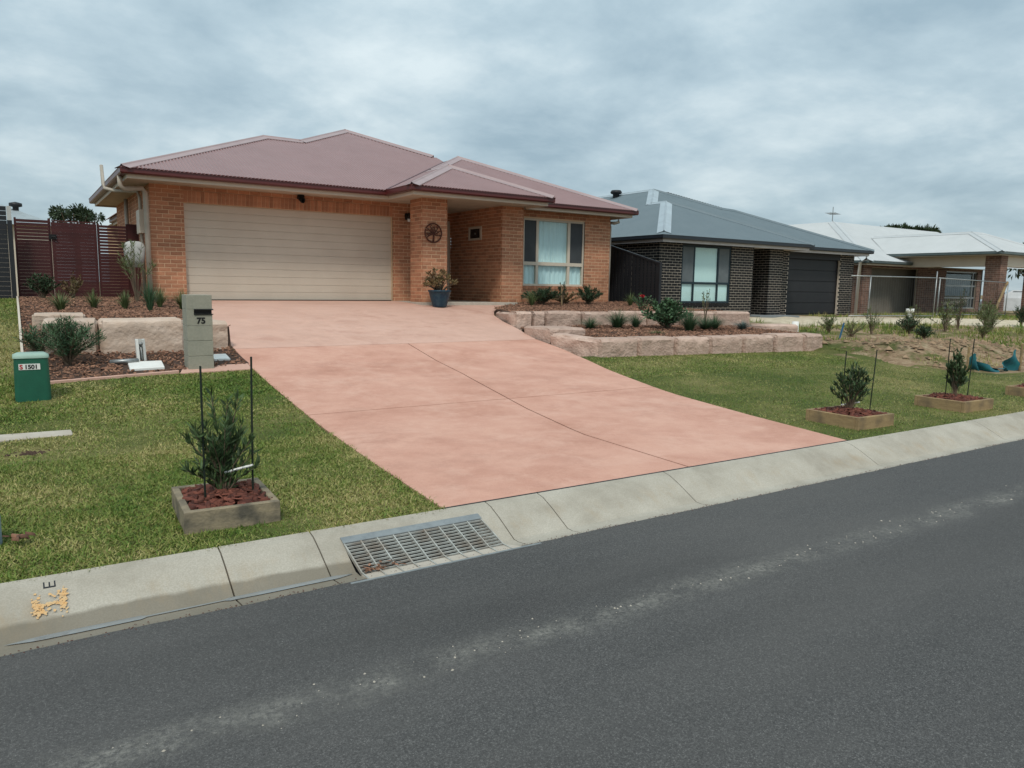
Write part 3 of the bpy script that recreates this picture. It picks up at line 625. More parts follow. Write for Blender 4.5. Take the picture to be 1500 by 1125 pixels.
ridge('ridge_cap', rp(6.5, 20.13, 3.73), rp(8.5, 22.13, 5.73), ldn, fdn, 'cap', H)
ridge('ridge_cap', rp(8.5, 22.13, 5.73), rp(10.42, 20.19, 3.80), rdn, fdn, 'cap', H)
ridge('ridge_cap', rp(7.32, 15.12, .04), rp(9.22, 17.02, 1.93), ldn, fdn, 'cap', H)
ridge('ridge_cap', rp(9.22, 17.02, 1.93), rp(11.1, 15.13, .05), rdn, fdn, 'cap', H)
ridge('ridge_cap', rp(9.22, 17.02, 1.93), rp(9.22, 17.97, 1.93), ldn, rdn, 'cap', H)
ridge('ridge_cap', rp(9.22, 17.95, 1.93), rp(11.03, 19.76, 3.74), ldn, fdn, 'cap', H)
ridge('ridge_cap', rp(11.03, 19.76, 3.74), rp(14.7, 16.07, .05), rdn, fdn, 'cap', H)
ridge('ridge_cap', rp(8.5, 22.13, 5.73), rp(8.5, 31, 5.73), ldn, rdn, 'cap', H)
mb = MB().tube([rp(7.3, 16.43, .02), rp(10.5, 19.66, 3.24)], .03, 6); mb.build('valley', 'maroon', H)
MB().add([(2.9, 31, 3.5), (14.7, 31, 3.5), (8.5, 31, 6.1), (2.9, 31, 1), (14.7, 31, 1)], [(0, 1, 2), (3, 4, 1, 0)]).build('rear_wall', 'mortar', H)
# downpipes, vent pipe, corner downpipe and meter box on the left wall
def pipe(name, pts, r, m, par): return MB().tube(pts, r, 12).build(name, m, par, True)
pipe('downpipe', [(1.86, 17.0, 3.62), (1.86, 17.0, 3.42), (1.92, 17.02, 3.36), (2.28, 17.25, 3.42), (2.34, 17.28, 3.34), (2.345, 17.285, 3.2), (2.36, 17.29, 1.0)], .05, 'pipe', H)
pipe('vent_pipe', [(1.72, 18.9, 4.02), (1.72, 18.72, 3.60), (1.74, 18.66, 3.52), (1.9, 18.4, 3.45), (2.3, 18.1, 3.45), (2.34, 18.08, 3.3), (2.36, 18.07, 1.1)], .035, 'pipe', H)
pipe('downpipe', [(2.36, 20.6, 3.5), (2.36, 20.6, 1.1)], .045, 'pipe', H)
pipe('downpipe', [(14.66, 16.75, 3.6), (14.66, 16.75, 3.44), (14.5, 16.75, 3.40), (14.36, 16.75, 3.40), (14.34, 16.75, 3.3), (14.34, 16.75, 1.1)], .045, 'pipe', H)
mb_ = MB().box(2.28, 2.43, 17.85, 18.3, 2.55, 3.05).build('meter_box', 'cream', H, bevel=.01)
# ---- things fixed to the house
fl = thing('floodlight', 'black twin head security floodlight under the garage eave', 'floodlight')
MB().box(5.53, 5.67, 17.33, 17.45, 3.47, 3.56).build('bracket', 'black', fl, bevel=.01)
for dx in (-.1, .1):
    h = MB().lathe([(.005, 0), (.035, .005), (.045, .04), (.06, .12), (.055, .125), (.04, .11)], (0, 0, 0), 14).build('lamp_head', 'black', fl, True); h.location = (5.6+dx*.55, 17.34, 3.47); h.rotation_euler = (R_(115), 0, R_(-dx*350))
lt = thing('wall_lantern', 'small black wall lantern on the brick pier beside the garage door', 'wall light')
MB().box(8.24, 8.36, 17.40, 17.45, 3.16, 3.32).build('back_plate', 'black', lt); MB().lathe([(.02, 0), (.06, -.03), (.075, -.12), (.07, -.15)], (8.3, 17.34, 3.33), 14).build('lamp_shade', 'black', lt, True)
MB().lathe([(.0, -.22), (.03, -.215), (.04, -.17), (.03, -.12)], (8.3, 17.34, 3.33), 12).build('bulb', 'white', lt, True)
art = thing('wall_art', 'round rusty metal tree of life wall art on the porch pillar', 'wall art')
ac = Vector((8.25, 15.925, 2.765)); ar = .215
MB().tube([(ac.x+ar*math.cos(t*math.pi/18), ac.y, ac.z+ar*math.sin(t*math.pi/18)) for t in range(37)], .017, 8, cap=False).build('ring', 'rust', art, True)
MB().tube([(ac.x, ac.y, ac.z-.2), (ac.x+.008, ac.y, ac.z-.1), (ac.x, ac.y, ac.z)], .024, 8, .016).build('trunk', 'rust', art, True)
for k, a in enumerate((15, 45, 75, 105, 135, 165, -15, 195)):
    t = R_(a); p = [(ac.x+q*ar*math.cos(t+.35*(q-.4)), ac.y, ac.z-.03+q*ar*math.sin(t+.35*(q-.4))*1.02) for q in (.05, .35, .65, .92)]; MB().tube(p, .013, 6, .009).build('branch', 'rust', art, True)
mb = MB()
for k in range(46):
    a = random.uniform(-.35, 3.5); q = random.uniform(.35, .92)*ar; x, z = ac.x+q*math.cos(a), ac.z-.02+q*math.sin(a); l = .024; b = random.random()*6.28
    mb.add([(x-l*math.cos(b), ac.y-.006, z-l*math.sin(b)), (x+l*.45*math.sin(b), ac.y-.01, z-l*.45*math.cos(b)), (x+l*math.cos(b), ac.y-.006, z+l*math.sin(b)), (x-l*.45*math.sin(b), ac.y-.003, z+l*.45*math.cos(b))], [(0, 1, 2), (0, 2, 3)])
mb.build('leaves', 'rust', art)
pc = thing('framed_panel', 'small cream framed dark panel on the side wall of the porch', 'framed panel')
x = 10.325
for (a, b, c, d) in ((17.2, 17.85, 2.76, 2.81), (17.2, 17.85, 3.06, 3.11), (17.2, 17.26, 2.81, 3.06), (17.79, 17.85, 2.81, 3.06)): MB().box(x-.02, x+.012, a, b, c, d).build('frame_bar', 'cream', pc)
MB().box(x, x+.01, 17.26, 17.79, 2.81, 3.06).build('panel', mat('dark_panel', (.03, .022, .018), (.045, .035, .03), 8, .25), pc)
MB().lathe([(0, 0), (.03, .003), (.026, .01), (0, .012)], (0, 0, 0), 12).build('emblem', 'galv', pc, True); bpy.data.objects['emblem'].location = (x-.003, 17.52, 2.93); bpy.data.objects['emblem'].rotation_euler = (0, R_(-90), 0)

# ================================================================ plants
def leaves_mesh(pts, dirs, ln, wd, seed=0, fold=.25):
    """one folded 4 vertex leaf per point"""
    r = np.random.default_rng(seed); n = len(pts); P = np.asarray(pts, float); D = np.asarray(dirs, float); D /= np.linalg.norm(D, axis=1)[:, None]+1e-9
    A = r.normal(size=(n, 3)); Sd = np.cross(D, A); Sd /= np.linalg.norm(Sd, axis=1)[:, None]+1e-9; Nn = np.cross(D, Sd)
    l = ln*r.uniform(.65, 1.25, (n, 1)); wv = wd*r.uniform(.7, 1.2, (n, 1))
    v = np.stack([P, P+D*l*.45+Sd*wv*.5+Nn*wv*fold, P+D*l, P+D*l*.45-Sd*wv*.5+Nn*wv*fold], 1).reshape(-1, 3)
    i = np.arange(n)*4; f = np.concatenate([np.stack([i, i+1, i+2], 1), np.stack([i, i+2, i+3], 1)]); return v, f
def shrub(name, label, cat, loc, h, r, nb, lpb, ll, lw, m, group=None, seed=0, up=.55, start=.15, stem=.008, root=None, flat=1.0, along=.25, low=.75):
    rd = random.Random(seed); t = root or thing(name, label, cat, group, loc); pts = []; dirs = []; st = MB()
    for b in range(nb):
        a = rd.random()*6.283; q = rd.random()**.6; tip = Vector((r*q*math.cos(a), r*q*math.sin(a)*flat, h*(1-.45*q*q)*rd.uniform(low, 1.05)))
        mid = Vector((tip.x*.35, tip.y*.35, tip.z*.55)); base = Vector((rd.gauss(0, .012), rd.gauss(0, .012), 0))
        st.tube([base, mid, tip], stem, 5, stem*.35, False)
        for k in range(lpb):
            s = along+(1-along)*rd.random()**.7; p = (mid*(s/.5) if s < .5 else mid+(tip-mid)*((s-.5)/.5)); d = Vector((rd.gauss(0, 1), rd.gauss(0, 1), rd.gauss(up, .5))).normalized()+(tip-mid).normalized()*.7
            pts.append(p); dirs.append(d)
    v, f = leaves_mesh(pts, dirs, ll, lw, seed); st.build('stems', 'bark', t); c = raw('foliage', v, f, m, t); return t
def tuft(name, label, cat, loc, h, r, n, wd, m, group=None, seed=0):
    rd = random.Random(seed); t = thing(name, label, cat, group, loc); v = []; f = []
    for b in range(n):
        a = rd.random()*6.283; q = rd.random(); hh = h*rd.uniform(.55, 1.1); o = r*q; bx, by = .06*r*math.cos(a), .06*r*math.sin(a); s = (-math.sin(a)*wd/2, math.cos(a)*wd/2); k = len(v)
        for i in range(4):
            u = i/3; x = bx+o*math.cos(a)*u**1.6; y = by+o*math.sin(a)*u**1.6; z = hh*(u-(.35*q)*u*u); wv = 1-.85*u
            v += [(x+s[0]*wv, y+s[1]*wv, z), (x-s[0]*wv, y-s[1]*wv, z)]
        f += [(k+2*i, k+2*i+1, k+2*i+3, k+2*i+2) for i in range(3)]
    raw('blades', v, f, m, t); return t

# ================================================================ retaining walls and beds
def stone(parent, p0, p1, dep, zb, ztop, m='stone', seed=0, nx=22, ny=8, nz=12, rgh=.034):
    """rough hewn block: front face from p0 to p1 (plan), depth to the left of travel"""
    p0, p1 = Vector(p0), Vector(p1); d = (p1-p0); Ln = d.length; d.normalize(); nrm = Vector((-d.y, d.x)); c0 = (p0+p1)/2
    zt0, zt1 = ztop if isinstance(ztop, tuple) else (ztop, ztop); zb0, zb1 = zb if isinstance(zb, tuple) else (zb, zb)
    bm = bmesh.new(); vs = {}
    def V(i, j, k):
        if (i, j, k) in vs: return vs[i, j, k]
        a, b, c = i/nx, j/ny, k/nz; e = .016
        x = (a-.5)*Ln; y = b*dep; zlo = zb0+(zb1-zb0)*a; zhi = zt0+(zt1-zt0)*a; z = zlo+(zhi-zlo)*c
        nb = (a in (0, 1))+(b in (0, 1))+(c == 1)
        if nb >= 2:     # worn arrises
            s = .024*(nb-1)*(1+.6*noise.noise(Vector((x*5+seed, y*5, z*5))))
            x -= math.copysign(s, a-.5) if a in (0, 1) else 0; y -= math.copysign(s, b-.5) if b in (0, 1) else 0; z -= s if c == 1 else 0
        q = Vector((x*3.1+seed*7.3, y*3.1, z*4.5)); amp = rgh*.75 if b == 0 else rgh*.4
        n1_ = noise.noise(q); n2_ = noise.noise(q*3.3); n3_ = noise.noise(q*9)
        if b == 0: y += amp*(.9*n1_+.6*n2_+.4*n3_)+.022*abs(noise.noise(Vector((x*2.2+seed, 3, z*16))))
        if c == 1: z += amp*.5*(n1_+.4*n2_)
        if a in (0, 1): x += amp*.35*n1_
        w_ = c0+d*x+nrm*y; vs[i, j, k] = bm.verts.new((w_.x, w_.y, z)); return vs[i, j, k]
    def F(*q): bm.faces.new(q)
    for i in range(nx):
        for k in range(nz): F(V(i, 0, k), V(i+1, 0, k), V(i+1, 0, k+1), V(i, 0, k+1)); F(V(i+1, ny, k), V(i, ny, k), V(i, ny, k+1), V(i+1, ny, k+1))
        for j in range(ny): F(V(i, j, nz), V(i+1, j, nz), V(i+1, j+1, nz), V(i, j+1, nz))
    for j in range(ny):
        for k in range(nz): F(V(0, j+1, k), V(0, j, k), V(0, j, k+1), V(0, j+1, k+1)); F(V(nx, j, k), V(nx, j+1, k), V(nx, j+1, k+1), V(nx, j, k+1))
    bmesh.ops.recalc_face_normals(bm, faces=bm.faces); me = bpy.data.meshes.new('stone_block'); bm.to_mesh(me); bm.free(); me.materials.append(M[m])
    me.polygons.foreach_set('use_smooth', [True]*len(me.polygons)); me.set_sharp_from_angle(angle=R_(42)) if hasattr(me, 'set_sharp_from_angle') else None
    return link(bpy.data.objects.new('stone_block', me), parent)
lw = thing('retaining_wall', 'low wall of pink sandstone blocks along the back of the right lawn', 'retaining wall')
def ly(x): return 9.76-.08*(x-8.2)
jx = [8.2, 9.06, 9.88, 10.73, 11.57, 12.41, 13.24, 13.82]
for i in range(7): stone(lw, (jx[i]+.022, ly(jx[i])+random.uniform(-.02, .02)), (jx[i+1]-.022, ly(jx[i+1])+random.uniform(-.02, .02)), .5, .12, .685+random.uniform(-.012, .012), seed=i+1)
stone(lw, (8.05, 11.0), (8.2, 9.80), .42, .2, (.72, .66), seed=21)
up_ = thing('retaining_wall', 'upper wall of pink sandstone blocks holding the bed below the front window', 'retaining wall')
def uy(x): return 12.75-.185*(x-8.45)
ju = [8.47, 8.86, 9.15, 10.0, 10.75, 11.6, 12.45, 13.38, 14.4]
for i in range(8): stone(up_, (ju[i]+.022, uy(ju[i])), (ju[i+1]-.022, uy(ju[i+1])), .42, .5, 1.045+random.uniform(-.012, .012), seed=30+i)
stone(up_, (8.92, 14.25), (8.46, 12.82), .40, .55, (.995, 1.03), seed=41, nx=16)
MBs = thing('step_stone', 'single low sandstone block between the two walls beside the driveway', 'stone block'); stone(MBs, (8.13, 11.12), (8.98, 11.06), .95, .4, .80, seed=45)
es = thing('end_stone', 'pale sandstone block lying across the right end of the terraced bed', 'stone block'); stone(es, (13.75, 10.75), (14.75, 10.6), .55, .4, .80, seed=47)
rw = thing('retaining_wall', 'buff sandstone block wall in the mulch bed behind the letterbox', 'retaining wall')
stone(rw, (.25, 11.42), (.885, 11.36), .7, .4, 1.03, 'stoneL', 51, rgh=.026); stone(rw, (.905, 11.34), (1.965, 11.30), .75, .4, (1.02, 1.03), 'stoneL', 52, rgh=.03); stone(rw, (1.99, 11.34), (2.585, 11.42), .7, .4, .99, 'stoneL', 53, rgh=.026); stone(rw, (.17, 12.35), (.82, 12.32), .5, .7, 1.075, 'stoneL', 54, rgh=.025)

def bed(name, poly, zf, step, label, nchips, size=(.022, .06), m='chip'):
    xs_ = [p[0] for p in poly]; ys_ = [p[1] for p in poly]; x0, x1, y0, y1 = min(xs_), max(xs_), min(ys_), max(ys_)
    nx, ny = int((x1-x0)/step)+2, int((y1-y0)/step)+2
    o = grid(name, x0, x1, y0, y1, nx, ny, zf, 'soil', 'structure', lambda x, y: inpoly(x, y, poly))
    pts = []
    while len(pts) < nchips:
        x, y = random.uniform(x0, x1), random.uniform(y0, y1)
        if inpoly(x, y, poly) and not (1.1 < x < 1.57 and 10.25 < y < 10.71) and not (2.17 < x < 2.45 and 10.62 < y < 10.98) and not (1.77 < x < 2.12 and 10.15 < y < 10.5): pts.append((x, y, zf(x, y)))
    chips('bark_mulch', pts, size, m, label)
def chips(name, pts, size, m, label, parent=None):
    n = len(pts); P = np.array(pts); a = rng.random(n)*6.283; l = rng.uniform(size[0], size[1], n); wd = l*rng.uniform(.25, .55, n); t = rng.normal(0, .3, n); ro = rng.normal(0, .3, n); h = rng.uniform(.006, .016, n)
    ax = np.stack([np.cos(a), np.sin(a), t], 1)*(l/2)[:, None]; bx = np.stack([-np.sin(a), np.cos(a), ro], 1)*(wd/2)[:, None]; up = np.stack([np.zeros(n), np.zeros(n), h], 1)
    c = P+np.stack([np.zeros(n), np.zeros(n), rng.uniform(.002, .026, n)], 1)
    v = np.stack([c-ax-bx*.6, c+ax*.9-bx, c+ax+bx*.7, c-ax*.85+bx, c-ax*.9-bx*.5+up, c+ax*.8-bx*.8+up, c+ax*.9+bx*.6+up, c-ax*.8+bx*.8+up], 1).reshape(-1, 3)
    i = (np.arange(n)*8)[:, None]; q = np.array([[4, 5, 6, 7], [0, 1, 5, 4], [1, 2, 6, 5], [2, 3, 7, 6], [3, 0, 4, 7]]); f = (i[:, None]+q[None]).reshape(-1, 4)
    o = raw(name, v, f, m, parent, 'stuff'); return tag(o, label, 'mulch') if parent is None else o
def zbl(x, y):
    low = zt(y)+.0
    if y < 11.5: return low
    uz = interp(y, [(11.6, .90), (12.1, .92), (13, .99), (16, 1.06), (18.6, 1.14)]); k = min(max((x-.06)/.3, 0), 1); k2 = min(max((dl(y)-.02-x)/.22, 0), 1) if y > 12.2 else 1
    return low+max(uz-low, 0)*k*k2
bed('mulch_bed', [(.04, 9.84), (1.72, 10.15), (2.55, 10.36), (2.62, 11.5), (2.44, 12.3), (2.9, 17.42), (2.4, 17.44), (2.4, 18.9), (.04, 18.9)], zbl, .1, 'brown bark mulch around the buff sandstone blocks and letterbox', 9000)
def zb1(x, y): return .60+.04*(y-10)+.05*min(max(x-9, 0), 1)
bed('mulch_bed', [(8.25, 10.0), (13.9, 9.6), (14.0, 11.7), (12, 12.15), (8.6, 12.9), (8.3, 11.6)], zb1, .12, 'brown bark mulch in the terrace between the two sandstone walls', 7000)
def zb2(x, y): return interp(y, [(11.9, .96), (13, 1.0), (15, 1.05), (16.7, 1.14)])
bed('mulch_bed', [(8.93, 14.2), (8.7, 13.0), (11, 12.5), (14.5, 11.9), (15, 13), (15, 16.9), (10.7, 16.9), (10.72, 16.2), (10.36, 15.85), (9.28, 14.86)], zb2, .12, 'brown bark mulch in the upper bed below the front window', 9000)
# edging and small concrete bits on the left
eg = thing('timber_edging', 'thin pale timber edging between the left lawn and the mulch bed', 'edging')
mb = MB(); yy = np.linspace(9.9, 18.5, 20)
for a, b in zip(yy[:-1], yy[1:]): mb.hexa([(.015, a, zt(a)-.1), (.045, a, zt(a)-.1), (.045, b, zt(b)-.1), (.015, b, zt(b)-.1), (.015, a, zt(a)+.05), (.045, a, zt(a)+.05), (.045, b, zt(b)+.05), (.015, b, zt(b)+.05)])
mb.build('board', 'cream', eg)
hx = lambda mb, q, t, up=.0: mb.hexa([(x, y, zt(y)-t) for x, y in q]+[(x, y, zt(y)+up) for x, y in q])
tag(hx(MB(), [(1.66, 10.02), (2.555, 10.08), (2.575, 10.4), (1.74, 10.3)], .1, .012).build('letterbox_footing', 'pinkedge', bevel=.008), 'pink concrete strip under the letterbox beside the driveway', 'concrete strip')
e0 = MB()
for a, b in (((.26, 9.8), (1.66, 10.09)),): hx(e0, [a, b, (b[0], b[1]+.05), (a[0], a[1]+.05)], .1, .02)
tag(e0.build('concrete_mowing_edge', 'pinkedge'), 'narrow concrete mowing edge between the left lawn and mulch', 'edging')
tag(hx(MB(), [(-1.6, 7.36), (.35, 7.42), (.345, 7.6), (-1.6, 7.66)], .1, -.002).build('concrete_strip', 'path', bevel=.006), 'pale concrete strip set flush into the left lawn', 'concrete strip')
tag(hx(MB(), [(1.13, 10.28), (1.53, 10.31), (1.55, 10.68), (1.15, 10.68)], .02, .03).build('square_paver', 'white', bevel=.006), 'white square paver on the mulch left of the letterbox', 'paver')
tag(hx(MB(), [(2.2, 10.65), (2.41, 10.66), (2.42, 10.96), (2.21, 10.95)], .02, .03).build('square_paver', 'white', bevel=.006), 'white square paver between the letterbox and the driveway', 'paver')
# white channel post with meter tap
wp = thing('meter_post', 'short white plastic channel post holding a water tap in the mulch', 'meter post')
zb_ = zt(10.7); MB().hexa([(1.275, 10.72, zb_-.1), (1.305, 10.69, zb_-.1), (1.305, 10.78, zb_-.1), (1.275, 10.78, zb_-.1), (1.26, 10.74, .80), (1.29, 10.71, .80), (1.29, 10.8, .80), (1.26, 10.8, .80)]).build('channel_side', 'white', wp)
MB().hexa([(1.355, 10.69, zb_-.1), (1.385, 10.72, zb_-.1), (1.385, 10.78, zb_-.1), (1.355, 10.78, zb_-.1), (1.34, 10.71, .80), (1.37, 10.74, .80), (1.37, 10.8, .80), (1.34, 10.8, .80)]).build('channel_side', 'white', wp)
MB().hexa([(1.275, 10.781, zb_-.1), (1.385, 10.781, zb_-.1), (1.385, 10.8, zb_-.1), (1.275, 10.8, zb_-.1), (1.26, 10.801, .80), (1.37, 10.801, .80), (1.37, 10.82, .80), (1.26, 10.82, .80)]).build('channel_back', 'greybox', wp)
MB().tube([(1.335, 10.745, zb_-.05), (1.32, 10.755, .74)], .013, 8).build('riser_pipe', 'galv', wp, True); MB().tube([(1.29, 10.73, .745), (1.35, 10.73, .745)], .017, 8).build('tap_handle', 'galv', wp, True)
tag(MB().tube([(1.27, 10.66, zb_+.04), (1.15, 10.62, zb_+.04), (.95, 10.66, zb_+.03)], .03, 10).build('meter_pipe', 'galv', None, True), 'grey metal water meter pipe lying on the mulch beside the white post', 'water pipe')

# ---------------------------------------------------------------- letterbox
lb = thing('letterbox', 'grey stone pillar letterbox with black slot and number 75', 'letterbox')
x0, x1, y0, y1, zb_, ztp = 1.79, 2.095, 10.17, 10.47, zt(10.2)-.02, 1.385
hh = (ztp-zb_)/5
zc = [zb_+i*hh for i in range(6)]
for i in range(5):
    if i == 3 or i == 4: continue
    MB().box(x0, x1, y0, y1, zc[i]+.0015, zc[i+1]-.0015).build('stone_course', 'letter', lb, bevel=.004)
sl0, sl1 = 1.145, 1.205
MB().box(x0, x1, y0, y1, zc[3]+.0015, sl0).build('stone_course', 'letter', lb); MB().box(x0, x1, y0+.03, y1, sl0, sl1).build('stone_core', 'letter', lb); MB().box(x0, x0+.085, y0, y0+.03, sl0, sl1).build('stone_core', 'letter', lb)
MB().box(x0, x1, y0, y1, sl1, ztp).build('stone_course', 'letter', lb, bevel=.004)
MB().box(x0+.087, x1-.002, y0+.018, y0+.03, sl0+.001, sl1-.001).build('slot', 'black', lb)
MB().hexa([(x0+.085, y0-.03, sl1-.012), (x1+.012, y0-.03, sl1-.012), (x1+.012, y0+.01, sl1-.004), (x0+.085, y0+.01, sl1-.004), (x0+.085, y0-.03, sl1-.006), (x1+.012, y0-.03, sl1-.006), (x1+.012, y0+.01, sl1+.004), (x0+.085, y0+.01, sl1+.004)]).build('slot_hood', 'black', lb)
MB().box(x0+.085, x1+.01, y0-.012, y0, sl0-.012, sl0).build('slot_sill', 'black', lb)
text('number', '75', .105, (x0+.115, y0-.003, 1.025), (R_(90), 0, 0), 'black', lb)
# ---------------------------------------------------------------- green service pillar
gp = thing('service_pillar', 'green fibreglass electrical service pillar with white number label on the left lawn', 'service pillar')
zb_ = zt(9.0); sec = [(.155, zb_-.1), (.158, zb_+.05), (.15, zb_+.44)]; mb = MB(); k = 0
def rr_sq(cx, cy, r, z, n=6, cr=.045):
    o = []
    for q in range(4):
        for i in range(n): a = math.pi/2*(q+i/(n-1)); sx = (1, -1, -1, 1)[q]; sy = (1, 1, -1, -1)[q]; o.append((cx+sx*(r-cr)+cr*math.cos(a), cy+sy*(r-cr)+cr*math.sin(a), z))
    return o
rings = [rr_sq(.095, 9.15, r, z) for r, z in sec]; n = len(rings[0]); mb.v = [p for r in rings for p in r]
mb.f = [(i*n+j, i*n+(j+1) % n, (i+1)*n+(j+1) % n, (i+1)*n+j) for i in range(2) for j in range(n)]; mb.build('body', 'green', gp, True)
mb = MB(); rg = [rr_sq(.095, 9.15, .158, zb_+.43), rr_sq(.095, 9.15, .158, zb_+.455), rr_sq(.095, 9.15, .12, zb_+.475)]; mb.v = [p for r in rg for p in r]
mb.f = [(i*n+j, i*n+(j+1) % n, (i+1)*n+(j+1) % n, (i+1)*n+j) for i in range(2) for j in range(n)]+[tuple(2*n+j for j in range(n))]; mb.build('lid', 'greentop', gp, True)
MB().box(-.015, .17, 8.992, 8.998, zb_+.315, zb_+.375).build('label_plate', 'white', gp)
text('label_letter', 'S', .062, (-.008, 8.9905, zb_+.324), (R_(90), 0, 0), 'red', gp, .001); text('label_number', '1501', .058, (.034, 8.9905, zb_+.325), (R_(90), 0, 0), 'black', gp, .001)
# blue grey post at the left edge of the verge
bp = thing('marker_post', 'short blue grey rounded plastic marker post at the left edge of the lawn', 'marker post', loc=(-.245, 4.75, .147))
MB().lathe([(.11, -.1), (.11, .14), (.10, .19), (.07, .225), (.02, .24), (0.001, .242)], (0, 0, 0), 20).build('post', 'bluegrey', bp, True)
chips('bark_scraps', [(-.07+random.gauss(0, .03), 4.66+random.gauss(0, .02), .165) for i in range(14)], (.02, .06), 'chip', 'small scatter of red brown bark beside the blue grey post')

# ---------------------------------------------------------------- planter boxes with staked saplings
def planter(cx, cy, wx, wy, h, tiltz, label, lbl_sap, sap_h, sap_r, seed, stakes, gname='timber planter boxes on the verge', nb=18, lpb=20, zb=None):
    zb = zt(cy) if zb is None else zb
    t = thing('planter_box', label, 'planter box', gname, (cx, cy, zb)); t.rotation_euler = (0, 0, tiltz); th = .042
    def bd(x0, x1, y0, y1): MB().box(x0, x1, y0, y1, -.1, h).build('board', 'oldtimber' if seed == 1 else 'timber', t, bevel=.004)
    bd(-wx/2, wx/2, -wy/2, -wy/2+th); bd(-wx/2, wx/2, wy/2-th, wy/2); bd(-wx/2, -wx/2+th, -wy/2+th+.002, wy/2-th-.002); bd(wx/2-th, wx/2, -wy/2+th+.002, wy/2-th-.002)
    MB().box(-wx/2+th, wx/2-th, -wy/2+th, wy/2-th, -.05, h-.035).build('soil', 'soil', t)
    pts = [(random.uniform(-wx/2+th+.02, wx/2-th-.02), random.uniform(-wy/2+th+.02, wy/2-th-.02), 0) for i in range(520)]
    pts = [(x, y, h-.035+.035*math.exp(-(x*x+y*y)/.04)) for x, y, z in pts]
    chips('mulch', pts, (.025, .085), 'rchip', None, t)
    if sap_h:
        s = thing('sapling', lbl_sap, 'sapling', 'staked saplings in planter boxes', (cx, cy, zb+h-.03))
        shrub('', '', '', None, sap_h, sap_r, nb, lpb, .075 if seed == 1 else .06, .014 if seed == 1 else .022, 'lf_sap' if seed == 1 else 'lf_sap2', seed=seed, up=1.0, root=s, flat=.8, stem=.005, along=.16 if seed == 1 else .42, low=.38 if seed == 1 else .6)
        MB().tube([(0, 0, -.05), (.01, 0, sap_h*.45)], .011, 7, .006).build('trunk', 'bark', s)
    for k, (sx, sy, sh, lean) in enumerate(stakes):
        tag(MB().tube([(sx, sy, zb+h-.12), (sx+lean, sy, zb+h+sh)], .0065, 6).build('garden_stake', mat('green_stake', (.012, .02, .014), None, 8, .5)), ('left' if k == 0 else 'right')+' thin dark stake '+lbl_stake, 'stake', 'garden stakes')
    return t
lbl_stake = 'of the sapling in the planter nearest the drain grate'
planter(1.0, 4.70, .53, .62, .115, R_(-3), 'weathered timber planter box with red mulch nearest the drain grate', 'leafy young sapling between two stakes nearest the drain grate', .66, .23, 1, [(.875, 4.62, .80, .0), (1.16, 4.66, .84, .015)], nb=34, lpb=40)
tag(MB().tube([(1.0, 4.68, .40), (1.08, 4.655, .42), (1.168, 4.648, .435)], .008, 6).build('plant_tie', 'white'), 'white fabric tie from the front sapling to its right stake', 'plant tie')
lbl_stake = 'of the bushy sapling between the driveway and far planters'
planter(7.48, 4.68, .62, .64, .12, R_(-2), 'pale timber planter box right of the driveway holding a dark bushy sapling', 'dark bushy sapling in the planter next to the driveway', .60, .25, 2, [(7.5, 4.80, .64, .03), (7.75, 4.62, .66, .06)], nb=34, lpb=22)
tag(MB().tube([(7.62, 4.66, .36), (7.5, 4.72, .34), (7.44, 4.76, .33)], .008, 6).build('plant_tie', 'white'), 'pale tie on the bushy sapling next to the driveway', 'plant tie')
lbl_stake = 'of the upright sapling in the second planter right of the driveway'
planter(9.72, 4.70, .66, .62, .12, R_(-2), 'pale timber planter box second to the right of the driveway', 'upright sapling in the second planter right of the driveway', .64, .18, 3, [(9.75, 4.82, .72, .0), (10.05, 4.7, .72, .05)], nb=34, lpb=24)
planter(11.95, 4.62, .66, .62, .12, R_(-2), 'timber planter box cut by the right edge of the picture', 'sapling in the planter at the right edge', .5, .2, 4, [], nb=10, lpb=12)

# ---------------------------------------------------------------- pot with succulent
pt = thing('plant_pot', 'glossy dark blue ceramic pot in front of the porch pillar', 'pot', loc=(8.15, 15.42, 1.055))
MB().lathe([(.001, 0), (.155, 0), (.165, .03), (.225, .25), (.25, .345), (.265, .355), (.265, .39), (.235, .39), (.22, .33), (.001, .33)], (0, 0, 0), 28).build('pot_body', 'pot', pt, True)
sc_ = thing('succulent', 'branching bronze green succulent growing in the blue pot', 'potted plant', loc=(8.15, 15.42, 1.39)); st = MB(); lp = []; ld = []; rd = random.Random(11)
for b in range(30):
    a = rd.random()*6.283; q = rd.uniform(.2, 1); tip = Vector((.40*q*math.cos(a), .25*q*math.sin(a), rd.uniform(.2, .5)*(1.15-.4*q))); st.tube([(0, 0, -.05), tip*.45+Vector((0, 0, .02)), tip], .02, 6, .009)
    for k in range(22): d = Vector((rd.gauss(0, 1), rd.gauss(0, 1), rd.gauss(.5, .7))).normalized(); lp.append(tip+d*.01+Vector((rd.gauss(0, .02),)*3)); ld.append(d)
st.build('stems', 'bark', sc_, True); v, f = leaves_mesh(lp, ld, .085, .036, 4); raw('foliage', v, f, 'lf_brown', sc_)

